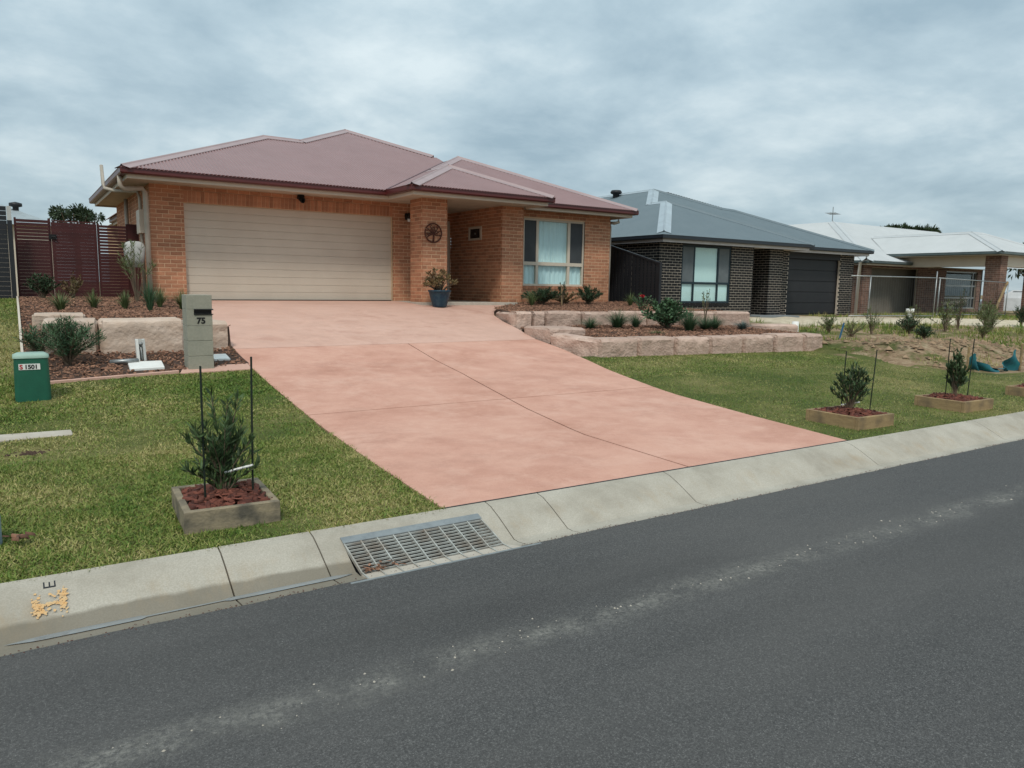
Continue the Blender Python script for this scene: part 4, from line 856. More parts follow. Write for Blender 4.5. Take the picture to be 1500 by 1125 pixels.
# ---------------------------------------------------------------- garden plants
shrub('fern_shrub', 'feathery green shrub in the mulch behind the green pillar', 'shrub', (.50, 10.75, zt(10.75)), .60, .42, 46, 60, .085, .010, 'lf_fern', seed=21, up=.4)
shrub('fern_shrub', 'small feathery shrub beside the left end of the sandstone blocks', 'shrub', (.20, 11.2, zt(11.2)), .42, .24, 20, 40, .08, .010, 'lf_fern', seed=22, up=.3)
shrub('round_shrub', 'dark round shrub in front of the maroon slat fence', 'shrub', (.45, 17.6, zbl(.45, 17.6)), .50, .36, 34, 34, .07, .022, 'lf_dark', seed=23)
shrub('straggly_shrub', 'straggly pale leaved shrub in front of the gate', 'shrub', (.98, 17.5, zbl(1, 17.5)), .52, .26, 18, 18, .06, .03, 'lf_brown', seed=24)
shrub('climbing_shrub', 'tall spindly shrub growing in front of the downpipe at the house corner', 'shrub', (2.0, 16.5, zbl(2, 16.5)), 1.36, .36, 16, 34, .12, .012, 'lf_strap', seed=25, along=.55)
for i, (x, y, h, r, nm, lb_) in enumerate(((.62, 14.6, .26, .28, 'lf_strap', 'wide pale strappy plant in the left mulch bed nearest the lawn edging'), (1.15, 15.2, .24, .2, 'lf_strap', 'small strappy plant in the middle of the left mulch bed'), (1.62, 15.0, .25, .2, 'lf_strap', 'thin strappy plant right of the middle of the left mulch bed'), (1.95, 14.4, .40, .24, 'lf_fern', 'tall blue green strappy plant below the house corner'), (2.25, 15.4, .28, .22, 'lf_strap', 'strappy plant at the foot of the garage corner'), (2.5, 14.6, .28, .22, 'lf_strap', 'strappy plant behind the letterbox beside the driveway'))):
    tuft('strappy_plant', lb_, 'plant', (x, y, zbl(x, y)), h*1.45, r*1.35, 150, .015, nm, 'strappy plants in the left bed', 60+i)
shrub('round_shrub', 'dark leafy shrub below the left end of the front window', 'shrub', (11.28, 15.75, zb2(0, 15.75)), .46, .56, 60, 32, .08, .026, 'lf_dark', seed=31)
shrub('round_shrub', 'dark leafy shrub below the right end of the front window', 'shrub', (12.85, 15.8, zb2(0, 15.8)), .50, .46, 50, 30, .08, .026, 'lf_dark', seed=32)
shrub('low_shrub', 'low brownish shrub below the middle of the front window', 'shrub', (12.15, 15.9, zb2(0, 15.9)), .34, .5, 40, 24, .06, .024, 'lf_brown', seed=33)
shrub('standard_plant', 'small leafy plant tied to a thin pale stake below the front window', 'shrub', (11.74, 15.5, zb2(0, 15.5)), .62, .17, 14, 16, .06, .022, 'lf_dark', seed=34, along=.6)
tag(MB().tube([(11.62, 15.35, 1.0), (11.6, 15.35, 1.6)], .013, 6).build('garden_stake', 'timber'), 'pale timber stake in the bed below the front window', 'stake', 'garden stakes')
for i, (x, y, lb_) in enumerate(((10.72, 15.4, 'spiky green plant at the left end of the upper bed beside the porch'), (13.9, 15.3, 'spiky green plant at the right end of the upper bed beside the dark fence'))): tuft('spiky_plant', lb_, 'plant', (x, y, zb2(x, y)), .42, .32, 120, .016, 'lf_strap', 'spiky plants in the upper bed', 80+i)
rs = shrub('rose_bush', 'rose bush with one red bloom in front of the dark fence', 'rose bush', (11.85, 12.65, zb2(0, 12.6)), .46, .34, 20, 16, .06, .036, 'lf_fern', seed=35)
rs2 = MB(); v, f = leaves_mesh([(random.gauss(0, .018), random.gauss(0, .018), random.gauss(0, .014)) for i in range(70)], [(random.gauss(0, 1), random.gauss(0, 1), random.gauss(.5, 1)) for i in range(70)], .055, .05, 9); fo = raw('bloom', v, f, 'petal', rs); fo.location = (-.1, -.1, .40); fo.scale = (.7, .7, .7)
shrub('broadleaf_shrub', 'large broad leaved green shrub in the terrace between the sandstone walls', 'shrub', (11.35, 11.35, zb1(11.35, 11.35)), .62, .55, 56, 34, .10, .04, 'lf_fern', seed=36, up=.3)
for i, (x, y, h, m_, lb_) in enumerate(((9.75, 11.9, .24, 'lf_fern', 'grassy tuft at the left of the terrace below the upper wall'), (10.35, 11.75, .28, 'lf_fern', 'second grassy tuft from the left below the upper wall'), (10.85, 11.75, .28, 'lf_fern', 'grassy tuft touching the left of the broad leaved shrub'), (11.55, 10.9, .30, 'lf_fern', 'grassy tuft in front of the broad leaved shrub'), (12.25, 11.1, .26, 'lf_fern', 'grassy tuft right of the broad leaved shrub'), (12.6, 11.15, .24, 'lf_fern', 'grassy tuft beside the thin bare sapling'), (13.2, 10.9, .22, 'lf_blue', 'blue grey fescue tuft at the right end of the terrace'))):
    tuft('grass_tuft', lb_, 'grass tuft', (x, y, zb1(x, y)), h*(1.1, 1.5, 1.25, 1.7, 1.2, 1.45, 1.1)[i], (.5, .62, .4, .6, .66, .45, .4)[i], (360, 520, 300, 520, 560, 330, 380)[i], .008, m_, 'grass tufts in the terrace', 90+i)
shrub('thin_sapling', 'thin sparse sapling in the terrace in front of the dark house window', 'sapling', (12.45, 11.3, zb1(12.4, 11.3)), .92, .16, 10, 9, .05, .02, 'lf_weed', seed=37, along=.5)
tuft('ground_cover', 'low green ground cover at the front of the terrace bed', 'plant', (10.3, 10.55, zb1(10.3, 10.5)), .10, .30, 120, .012, 'lf_weed', None, 99)

# ================================================================ fences on the left
def slats(root, x0, x1, y, z0, z1, n, gap, m, th=.016, openfrom=99, wide=.016):
    p = (z1-z0)/n; two = []
    for g in (gap, wide): q = MB().box(0, x1-x0, 0, th, 0, p-g); me = bpy.data.meshes.new('slat'); me.from_pydata(q.v, [], q.f); me.update(); me.materials.append(M[m]); two.append(me)
    for i in range(n):
        me = two[1] if i >= openfrom else two[0]; o = link(bpy.data.objects.new('slat', me), root); o.location = (x0, y+random.uniform(-.002, .002), z0+i*p)
sf = thing('slat_fence', 'maroon horizontal slat fence panel beside the dark boundary fence', 'fence')
slats(sf, .08, .68, 18.92, 1.12, 2.80, 24, .0015, 'slat', openfrom=17, wide=.012); MB().box(.06, .10, 18.937, 18.98, 1.0, 2.82).build('post', 'slat', sf); MB().box(.66, .71, 18.937, 18.98, 1.0, 2.83).build('post', 'slat', sf)
ga = thing('slat_gate', 'maroon horizontal slat gate with a black latch beside the house', 'gate')
slats(ga, .715, 1.565, 18.93, 1.12, 2.76, 24, .0012, 'slat'); MB().box(.74, .78, 18.947, 18.98, 1.1, 2.78).build('stile', 'slat', ga); MB().box(1.51, 1.55, 18.947, 18.98, 1.1, 2.78).build('stile', 'slat', ga)
MB().box(.73, 1.56, 18.925, 18.985, 2.775, 2.80).build('top_rail', 'slat', ga); MB().box(.665, .80, 18.90, 18.929, 2.40, 2.50).build('latch', 'black', ga); MB().tube([(.72, 18.9, 2.45), (.72, 18.86, 2.45), (.78, 18.86, 2.45)], .01, 6).build('latch_handle', 'black', ga)
s2 = thing('slat_fence', 'maroon slat fence panel with open gaps against the house wall', 'fence')
slats(s2, 1.58, 2.16, 18.94, 1.12, 2.76, 24, .002, 'slat', openfrom=14, wide=.014); MB().box(1.575, 1.62, 18.957, 19.0, 1.0, 2.78).build('post', 'slat', s2); MB().box(2.14, 2.40, 18.957, 19.0, 1.0, 2.80).build('post', 'slat', s2)
tag(MB().box(.05, 2.4, 18.8, 18.88, 1.0, 1.14).build('sleeper_edge', 'timber', bevel=.005), 'timber sleeper lying along the foot of the maroon gate', 'sleeper')
df = thing('boundary_fence', 'dark charcoal horizontal slat fence and a post top coloured pale for its reflection at far left', 'fence')
slats(df, -3.2, -.06, 18.45, 1.12, 3.0, 20, .002, 'charcoal', openfrom=16, wide=.008); MB().box(-.055, .03, 18.42, 18.52, .9, 2.72).build('post', 'charcoal', df); MB().box(-.05, .025, 18.425, 18.515, 2.72, 3.0).build('painted_sheen_top', 'greybox', df); MB().box(-1.6, -1.54, 18.468, 18.53, .9, 3.02).build('post', 'charcoal', df)  # upper end of the post is coloured pale to stand for its reflection
hb = thing('hose_box', 'pale grey rounded hose reel box fixed by the house corner', 'hose box', loc=(2.13, 17.6, 1.83))
mb = MB(); ring = [rr_sq(0, 0, .15, 0, 6, .08), rr_sq(0, 0, .18, .25, 6, .09), rr_sq(0, 0, .19, .42, 6, .09), rr_sq(0, 0, .16, .5, 6, .09), rr_sq(0, 0, .09, .535, 6, .06)]; n = len(ring[0]); mb.v = [(x*1.05, y*.7, z) for r in ring for x, y, z in r]
mb.f = [(i*n+j, i*n+(j+1) % n, (i+1)*n+(j+1) % n, (i+1)*n+j) for i in range(4) for j in range(n)]+[tuple(4*n+j for j in range(n)), tuple(j for j in range(n))]; mb.build('casing', 'greybox', hb, True)
MB().box(-.03, .03, .08, .3, .15, .35).build('bracket', 'galv', hb); MB().tube([(-.05, -.02, 0), (-.06, -.03, -.2), (-.02, -.05, -.5), (-.05, -.03, -.78)], .014, 8).build('hose', 'black', hb, True)

# ================================================================ dark fence between the houses
cf = thing('steel_fence', 'black ribbed steel fence sloping down between the two houses', 'fence')
def ftop(y): return 2.27+(y-15.4)*.257
y = 15.4; i = 0
while y < 19.5:
    w0 = .10 if i % 2 == 0 else .06; dx = .0 if i % 2 == 0 else .03
    MB().hexa([(15.0+dx, y, .6), (15.015+dx, y, .6), (15.015+dx, y+w0+.01, .6), (15.0+dx, y+w0+.01, .6), (15.0+dx, y, ftop(y)), (15.015+dx, y, ftop(y)), (15.015+dx, y+w0+.01, ftop(y+w0)), (15.0+dx, y+w0+.01, ftop(y+w0))]).build('fence_rib', 'charcoal', cf); y += w0; i += 1
MB().hexa([(14.985, 15.38, ftop(15.38)-.03), (15.055, 15.38, ftop(15.38)-.03), (15.055, 19.5, ftop(19.5)-.03), (14.985, 19.5, ftop(19.5)-.03), (14.985, 15.38, ftop(15.38)+.025), (15.055, 15.38, ftop(15.38)+.025), (15.055, 19.5, ftop(19.5)+.025), (14.985, 19.5, ftop(19.5)+.025)]).build('top_rail', 'charcoal', cf)
MB().box(14.98, 15.06, 15.33, 15.385, .6, 2.29).build('post', 'charcoal', cf)

# ================================================================ dark brick house
D = thing('dark_brick_house', 'charcoal brick house with slate grey hip roof and black garage door', 'house')
F2, S2, Z2 = .70, 3.0, 3.17; bricks = []
W2 = [((16.55, 17.0), (1, 0), 4.4, [(1.0, 3.28, F2+.42, S2)]), ((16.55, 26), (0, -1), 9-.036, []), ((22.03, 17.2), (1, 0), .75, []), ((22.03, 17.95), (0, -1), .75-.036, []), ((20.95, 17.036), (0, 1), 1.6, []),
      ((22.8, 17.8), (1, 0), 5.2, [(1.1, 4.3, F2-.1, S2)]), ((20.95, 18.6), (1, 0), 1.9, [(.5, 1.4, F2, F2+2.1)]), ((28.0, 17.836), (0, 1), 8, [])]
for O, u, Lw, op in W2: bricks += brick_list(O, u, Lw, F2-.34, S2-.004, op); backing(D, O, u, Lw, F2-.35, S2-.003, op, 'dmortar')
bricks += soldier((17.55, 16.985), (1, 0), 2.28, F2+.32, .09); MB().box(17.56, 19.82, 16.995, 17.1, F2+.322, F2+.408).build('sill_bed', 'dmortar', D)
lay_bricks(D, bricks, 'dbrick', 300, lambda b: b[5] == (0, 1) or (b[5] == (0, -1) and b[1] > 17.9) or b[1] > 18.4 or b[2] < .85)
gd2 = MB().box(23.9, 27.1, 17.95, 18.0, F2-.05, F2+2.06).build('garage_door', 'charcoal', D)
for i in range(5): MB().box(23.91, 27.09, 17.925, 17.951, F2+.01+i*.41, F2+.41+i*.41-.012).build('door_panel', 'charcoal', gd2, bevel=.004)
MB().box(23.9, 27.1, 17.81, 17.98, F2+2.06, S2-.002).build('lintel', 'charcoal', D)
a, b, c, d = 17.55, 19.83, F2+.42, S2-.06
wn = MB()
for q in ((a, b, c, c+.06), (a, b, d-.06, d), (a, a+.06, c+.06, d-.06), (b-.06, b, c+.06, d-.06), (a+.06, b-.06, c+.6, c+.67)): wn.box(q[0], q[1], 17.02, 17.07, q[2], q[3])
wn = wn.build('window', 'teal', D)
for (p, q) in ((c+.06, c+.6), (c+.67, d-.06)):
    for x in (a+.58, b-.58): MB().box(x-.03, x+.03, 17.024, 17.066, p, q).build('mullion', 'teal', wn)
    for (m0, m1) in ((a+.06, a+.55), (a+.61, b-.61), (b-.55, b-.06)): MB().box(m0, m1, 17.045, 17.05, p, q).build('pane', 'glass', wn)
    if p > c+.3:
        for (m0, m1) in ((a+.06, a+.55), (b-.55, b-.06)): MB().box(m0, m1, 17.033, 17.037, p, q).build('fly_screen', mat('grey_screen', (.13, .15, .16), None, 4, .7), wn)
MB().box(a, b, 17.075, 17.082, c, d).build('blind', 'blind', wn); MB().box(a, b, 17.01, 17.09, d+.002, S2).build('window_head', 'charcoal', D)
MB().box(20.9, 23.0, 16.55, 18.6, F2-.34, F2-.004).build('porch_slab', mat('grey_slab', (.22, .24, .25), None, 5, .85), D); MB().box(21.45, 22.35, 18.66, 18.7, F2, F2+2.1).build('front_door', 'charcoal', D)
EV2 = [(16.2, 30), (16.2, 16.5), (23.56, 16.5), (23.56, 17.25), (28.45, 17.25), (28.45, 30)]
sweep('gutter', EV2, GUT, Z2, 'navy', D); sweep('fascia', EV2, [(-.15, -.21), (-.13, -.21), (-.13, -.02), (-.15, -.02)], Z2, 'pfascia', D)
sp_ = off(EV2, -.149); k = len(sp_); MB().add([(x, y, S2) for x, y in sp_]+[(x, y, S2+.012) for x, y in sp_], [tuple(range(k)), tuple(range(2*k-1, k-1, -1))]).build('soffit', 'soffit', D)
def dz(h): return Z2-.015+h*T
zs2 = Z2-.015
plane_front('roof_sheet', 16.5, 16.22, 23.54, [(16, 0), (24, 0)], [(16.22, 0), (19.88, pf(3.66)), (23.54, 0)], 'slate', D, zs2)
plane_front('roof_sheet', 17.25, 19.88, 28.43, [(19.88, pf(3.66)), (23.54, 0), (28.43, 0)], [(19.88, pf(3.68)), (21.95, pf(5.75)), (23.9, pf(3.95)), (24.6, pf(3.83)), (28.43, 0)], 'slate', D, zs2)
corrugated('roof_sheet', (16.22, 0, zs2), (0, 1, 0), (CS, 0, SN), [(16.5, 0), (30, 0)], [(16.5, 0), (20.16, pf(3.66)), (20.91, pf(3.66)), (23.0, pf(5.73)), (30, pf(5.73))], 16.5, 30, 'slate', D)
corrugated('roof_sheet', (28.43, 0, zs2), (0, 1, 0), (-CS, 0, SN), [(17.25, 0), (30, 0)], [(17.25, 0), (21.1, pf(3.83)), (23, pf(5.7)), (30, pf(5.7))], 17.25, 30, 'slate', D)
corrugated('roof_sheet', (23.54, 0, zs2), (0, 1, 0), (-CS, 0, SN), [(16.5, 0), (17.25, 0), (20.91, pf(3.66))], [(16.5, 0), (20.16, pf(3.66)), (20.91, pf(3.66))], 16.5, 20.91, 'slate', D)
def r2(x, y, h): return (x, y, dz(h)+.004)
ridge('ridge_cap', r2(16.5, 16.78, .28), r2(19.88, 20.16, 3.66), ldn, fdn, 'slatecap', D, .22); ridge('ridge_cap', r2(19.88, 20.16, 3.66), r2(23.5, 16.55, .04), rdn, fdn, 'slate', D)
ridge('ridge_cap', r2(19.88, 20.16, 3.66), r2(19.88, 20.93, 3.66), ldn, rdn, 'slatecap', D); ridge('ridge_cap', r2(19.88, 20.91, 3.66), r2(21.95, 23.0, 5.74), ldn, fdn, 'slatecap', D, .22)
ridge('ridge_cap', r2(21.95, 23, 5.74), r2(23.9, 21.2, 3.95), rdn, fdn, 'slate', D); ridge('ridge_cap', r2(23.9, 21.2, 3.95), r2(24.6, 21.08, 3.83), rdn, fdn, 'slate', D); ridge('ridge_cap', r2(24.6, 21.08, 3.83), r2(28.4, 17.28, .04), rdn, fdn, 'slate', D); ridge('ridge_cap', r2(21.95, 23, 5.74), r2(21.95, 30, 5.74), ldn, rdn, 'slatecap', D)
pipe('downpipe', [(16.4, 19.0, 3.05), (16.4, 19.0, .4)], .05, 'charcoal', D)
pipe('downpipe', [(28.36, 17.5, 3.0), (28.36, 17.5, 2.85), (28.12, 17.62, 2.72), (28.1, 17.66, .4)], .06, 'white', D)
MB().lathe([(.14, -.2), (.14, .12), (.22, .14), (.25, .2), (.2, .28), (.001, .30)], (21.6, 24.9, dz(5.4)), 20).build('roof_vent', 'charcoal', D, True)
MB().add([(16.3, 30, 3.1), (28.3, 30, 3.1), (21.95, 30, 5.6), (16.3, 30, 0), (28.3, 30, 0)], [(0, 1, 2), (3, 4, 1, 0)]).build('rear_wall', 'dmortar', D)

# ================================================================ third house, under construction
E3 = thing('pale_roofed_house', 'brown brick house under construction with pale steel roof at far right', 'house'); F3, S3, Z3 = .55, 2.78, 2.93; bricks = []
W3 = [((31.4, 19.5), (1, 0), 10.6, [(.65, 4.5, F3-.1, F3+2.1), (7.1, 10.2, F3+.25, F3+2.1)]), ((31.4, 26), (0, -1), 6.5-.036, []), ((34.5, 15.3), (1, 0), .6, []), ((34.5, 15.9), (0, -1), .6-.036, []), ((38.1, 15.3), (1, 0), .6, []), ((38.1, 15.9), (0, -1), .6-.036, [])]
for O, u, Lw, op in W3:
    tz = S3 if O[1] > 16.5 else 3.16; bricks += brick_list(O, u, Lw, F3-.2, tz-.004, op); backing(E3, O, u, Lw, F3-.21, tz-.003, op, 'bmortar')
lay_bricks(E3, bricks, 'bbrick', 0)
MB().box(32.0, 37.4, 20.1, 20.14, F3-.1, F3+2.15).build('garage_door', mat('taupe_board', (.21, .19, .155), None, 2, .8), E3)
MB().box(32.04, 35.9, 19.62, 20.1, F3+2.1, F3+2.16).build('lintel', 'bmortar', E3); MB().box(31.9, 32.04, 19.61, 20.1, F3-.1, F3+2.1).build('return_wall', 'bmortar', E3)
wn = MB()
for q in ((38.5, 41.6, F3+.25, F3+.31), (38.5, 41.6, F3+.75, F3+.82), (38.5, 41.6, F3+1.35, F3+1.42), (38.5, 41.6, F3+2.04, F3+2.1)): wn.box(q[0], q[1], 19.55, 19.62, q[2], q[3])
wn = wn.build('window', 'galv', E3)
for x in (38.5, 41.2): MB().box(x, x+.06, 19.54, 19.63, F3+.25, F3+2.1).build('window_post', 'galv', wn)
for z in (F3+.31, F3+.82, F3+1.42): MB().box(38.56, 41.2, 19.58, 19.586, z, z+.55).build('pane', 'glass', wn)
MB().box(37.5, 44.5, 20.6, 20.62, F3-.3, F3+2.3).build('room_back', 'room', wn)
EV3 = [(30.9, 30), (30.9, 19.0), (36.6, 19.0)]; sweep('gutter', EV3, GUT, Z3, 'greengut', E3); sweep('fascia', EV3, [(-.15, -.2), (-.13, -.2), (-.13, -.02), (-.15, -.02)], Z3, 'cream', E3)
ZP3 = 3.31; EP = [(33.8, 21), (33.8, 15.0), (39.6, 15.0), (39.6, 21)]; sweep('gutter', EP, GUT, ZP3, 'greengut', E3); sweep('fascia', EP, [(-.15, -.16), (-.13, -.16), (-.13, -.02), (-.15, -.02)], ZP3, 'cream', E3)
MB().box(31.0, 42.5, 19.1, 29, S3, S3+.01).build('soffit', 'soffit', E3); MB().box(33.95, 39.45, 15.15, 20, 3.165, 3.175).build('portico_soffit', 'soffit', E3)
MB().box(34.52, 35.0, 15.92, 19.48, 2.72, 3.16).build('beam', 'cream', E3); MB().box(35.12, 38.08, 15.34, 15.85, 2.72, 3.16).build('beam', 'cream', E3)
z3 = Z3-.015; zp = ZP3-.015; hw = 2.4
plane_front('roof_sheet', 19.0, 30.92, 47, [(30, 0), (48, 0)], [(30.92, 0), (36.5, pf(5.58)), (47, pf(5.58))], 'palroof', E3, z3)
corrugated('roof_sheet', (30.92, 0, z3), (0, 1, 0), (CS, 0, SN), [(19, 0), (30, 0)], [(19, 0), (24.58, pf(5.58)), (30, pf(5.58))], 19, 30, 'palroof', E3)
plane_front('roof_sheet', 15.0, 33.82, 39.58, [(33, 0), (40, 0)], [(33.82, 0), (36.2, pf(2.38)), (37.2, pf(2.38)), (39.58, 0)], 'palroof', E3, zp)
corrugated('roof_sheet', (33.82, 0, zp), (0, 1, 0), (CS, 0, SN), [(15, 0), (19.9, 0), (22.2, pf(2.38))], [(15, 0), (17.38, pf(2.38)), (22.2, pf(2.38))], 15, 22.2, 'palroof', E3)
corrugated('roof_sheet', (39.58, 0, zp), (0, 1, 0), (-CS, 0, SN), [(15, 0), (19.9, 0), (22.2, pf(2.38))], [(15, 0), (17.38, pf(2.38)), (22.2, pf(2.38))], 15, 22.2, 'palroof', E3)
def r3(x, y, h, z): return (x, y, z+h*T+.004)
ridge('ridge_cap', r3(30.95, 19.03, .03, z3), r3(36.5, 24.58, 5.58, z3), ldn, fdn, 'palroof', E3, .25); ridge('ridge_cap', r3(33.85, 15.03, .03, zp), r3(36.2, 17.38, 2.38, zp), ldn, fdn, 'palroof', E3); ridge('ridge_cap', r3(37.2, 17.38, 2.38, zp), r3(39.55, 15.03, .03, zp), rdn, fdn, 'palroof', E3); ridge('ridge_cap', r3(36.2, 17.38, 2.38, zp), r3(36.2, 22, 2.38, zp), ldn, rdn, 'palroof', E3); ridge('ridge_cap', r3(36.2, 17.38, 2.38, zp), r3(37.2, 17.38, 2.38, zp), (0, CS, -SN), fdn, 'palroof', E3); MB().add([(36.15, 17.4, zp+2.38*T), (37.25, 17.4, zp+2.38*T), (37.25, 22, zp+2.38*T), (36.15, 22, zp+2.38*T)], [(0, 1, 2, 3)]).build('roof_flat', 'palroof', E3)
an = thing('tv_antenna', 'thin television antenna on the pale roof at right', 'antenna', loc=(36.9, 24.9, 5.2))
MB().tube([(0, 0, -.1), (0, 0, .85)], .022, 6).build('mast', 'galv', an); MB().tube([(-.55, -.2, .5), (.55, .2, .52)], .018, 6).build('boom', 'galv', an)
for i in range(6): q = -.5+i*.2; MB().tube([(q-.12, q*.36+.25, .5), (q+.12, q*.36-.25, .5)], .009, 5).build('element', 'galv', an)

# temporary fence, pipes, stakes and silt cloth on the rough lot
tf = thing('temporary_fence', 'galvanised temporary fence panels in front of the house under construction', 'fence')
for (xa, xb, za, zb_) in ((23.5, 28.95, 2.09, 2.12), (29.1, 34.6, 2.12, 2.03)):
    MB().tube([(xa, 15.0, za), (xb, 15.0, zb_)], .019, 8).build('top_rail', 'galv', tf, True); MB().tube([(xa, 15.0, .75), (xb, 15.0, .7)], .018, 8).build('bottom_rail', 'galv', tf, True)
    mb = MB()
    for i in range(37): x = xa+(xb-xa)*i/36; mb.tube([(x, 15.0, .72), (x, 15.0, za+(zb_-za)*i/36)], .0022, 3, None, False)
    mb.build('wire_mesh', 'galv', tf)
for x, h in ((24.6, 2.1), (28.9, 2.36), (29.15, 2.14), (34.6, 2.03)): MB().tube([(x, 15.0, .5), (x+.05, 15.0, h)], .021, 8).build('post', 'galv', tf, True)
MB().tube([(34.55, 15.0, 2.06), (33.4, 15.0, .45)], .05, 8).build('brace', 'timber', tf)
tag(MB().tube([(14.88, 10.8, .45), (14.88, 10.8, .86)], .075, 14).build('pipe_stub', 'white', None, True), 'white capped plastic pipe standing at the right end of the sandstone wall', 'pipe')
p3 = thing('sewer_pipe', 'white sewer pipe with wide collar standing in front of the unfinished garage', 'pipe'); MB().tube([(26.2, 14.4, .5), (26.2, 14.4, .86)], .085, 14).build('pipe', 'white', p3, True); MB().tube([(26.2, 14.4, .86), (26.2, 14.4, 1.0)], .13, 14).build('collar', 'white', p3, True)
tag(MB().tube([(14.95, 9.75, .4), (15.05, 9.7, .88)], .02, 6).build('survey_peg', 'blue'), 'leaning blue survey peg on the rough ground right of the sandstone wall', 'peg')
tp = thing('silt_cloth', 'torn teal silt fence cloth sagging between short posts at the right edge', 'silt fence', loc=(0, 0, 0)); v = []; f = []; nn = 26
for i in range(nn+1):
    s = i/nn; x = 14.0+1.25*s; y = 6.55-.25*s+.05*math.sin(s*9); top = .52-.30*math.sin(min(s/.62, 1)*math.pi*.5)+(max(s-.6, 0)*.85); bot = .17+.05*math.sin(s*13)
    for k in range(7): q = k/6; v.append((x+.04*math.sin(q*7+s*20), y+.06*math.sin(s*23+q*4), bot+(top-bot)*q))
f = [(i*7+k, (i+1)*7+k, (i+1)*7+k+1, i*7+k+1) for i in range(nn) for k in range(6)]; raw('cloth', v, f, 'tarp', tp, None, True)
for x, y, h in ((13.98, 6.58, .62), (15.27, 6.28, .66)): MB().tube([(x, y, .1), (x, y, h)], .022, 6).build('post', 'timber', tp)
for i, (x, y, h, lb_) in enumerate(((18.9, 10.4, .5, 'tall weed nearest the sandstone wall on the rough lot'), (20.0, 10.9, .75, 'bushy weed left of centre on the rough lot'), (21.1, 10.6, .7, 'bushy weed in the middle of the rough lot'), (22.2, 10.8, .95, 'tallest dark weed in front of the temporary fence'), (23.0, 10.3, .6, 'dark weed right of the tallest weed'), (17.6, 10.6, .42, 'small weed near the blue peg'), (21.8, 8.5, .5, 'weed at the right edge of the rough lot'), (16.3, 10.3, .3, 'low weed right of the white pipe'), (19.4, 7.2, .6, 'green weed behind the teal cloth'), (18.2, 9.6, .38, 'thin weed on the slope above the dirt mound'), (24.3, 10.9, .7, 'weed below the middle of the temporary fence'), (25.5, 11.6, .8, 'tall weed below the right part of the temporary fence'), (27.0, 11.2, .7, 'weed in front of the portico column'), (20.6, 9.4, .45, 'low weed in front of the bushy weeds'), (16.9, 11.3, .35, 'low weed in front of the dark garage'))):
    shrub('weed', lb_, 'weed', (x, y, zright(x, y)-.03), h*random.uniform(.8, 1.6), (.2+.2*h)*random.uniform(.8, 1.5), random.randint(12, 30), 20, random.uniform(.06, .12), random.uniform(.01, .024), 'lf_weed' if i % 3 else 'lf_dark', 'weeds on the rough lot', 120+i)
# white car glimpsed past the portico
cr3 = thing('parked_car', 'white car parked beyond the brick portico at far right', 'car', loc=(46.2, 19.2, .3)); cr3.rotation_euler = (0, 0, R_(-60))
prof = [(-2.1, .35), (-2.15, .75), (-1.9, .95), (-1.2, 1.05), (-.6, 1.48), (.9, 1.5), (1.7, 1.05), (2.15, .95), (2.2, .4)]; mb = MB(); n = len(prof)
for yv, k in ((-.85, 0), (-.72, 1), (.72, 1), (.85, 0)): mb.v += [(x*(1-.01*k), yv if z < 1.06 or k else yv*.85, z) for x, z in prof]
mb.f = [tuple(range(n)), tuple(range(4*n-1, 3*n-1, -1))]+[(r*n+j, r*n+(j+1) % n, (r+1)*n+(j+1) % n, (r+1)*n+j) for r in range(3) for j in range(n)]; mb.build('body', 'carwhite', cr3)
for s_ in (-1, 1):
    MB().hexa([(-1.05, s_*.80, 1.08), (1.5, s_*.80, 1.08), (.85, s_*.735, 1.42), (-.55, s_*.735, 1.42), (-1.05, s_*.81, 1.08), (1.5, s_*.81, 1.08), (.85, s_*.745, 1.42), (-.55, s_*.745, 1.42)]).build('side_window', 'teal', cr3)
    for xw in (-1.35, 1.35): wl = MB().tube([(xw, s_*.70, .32), (xw, s_*.88, .32)], .32, 18).build('wheel', 'tyre', cr3, True); MB().tube([(xw, s_*.86, .32), (xw, s_*.886, .32)], .19, 14).build('rim', 'galv', wl, True)
    MB().box(-2.17, -2.05, s_*.6-.15, s_*.6+.15, .7, .85).build('headlight', 'glass', cr3)

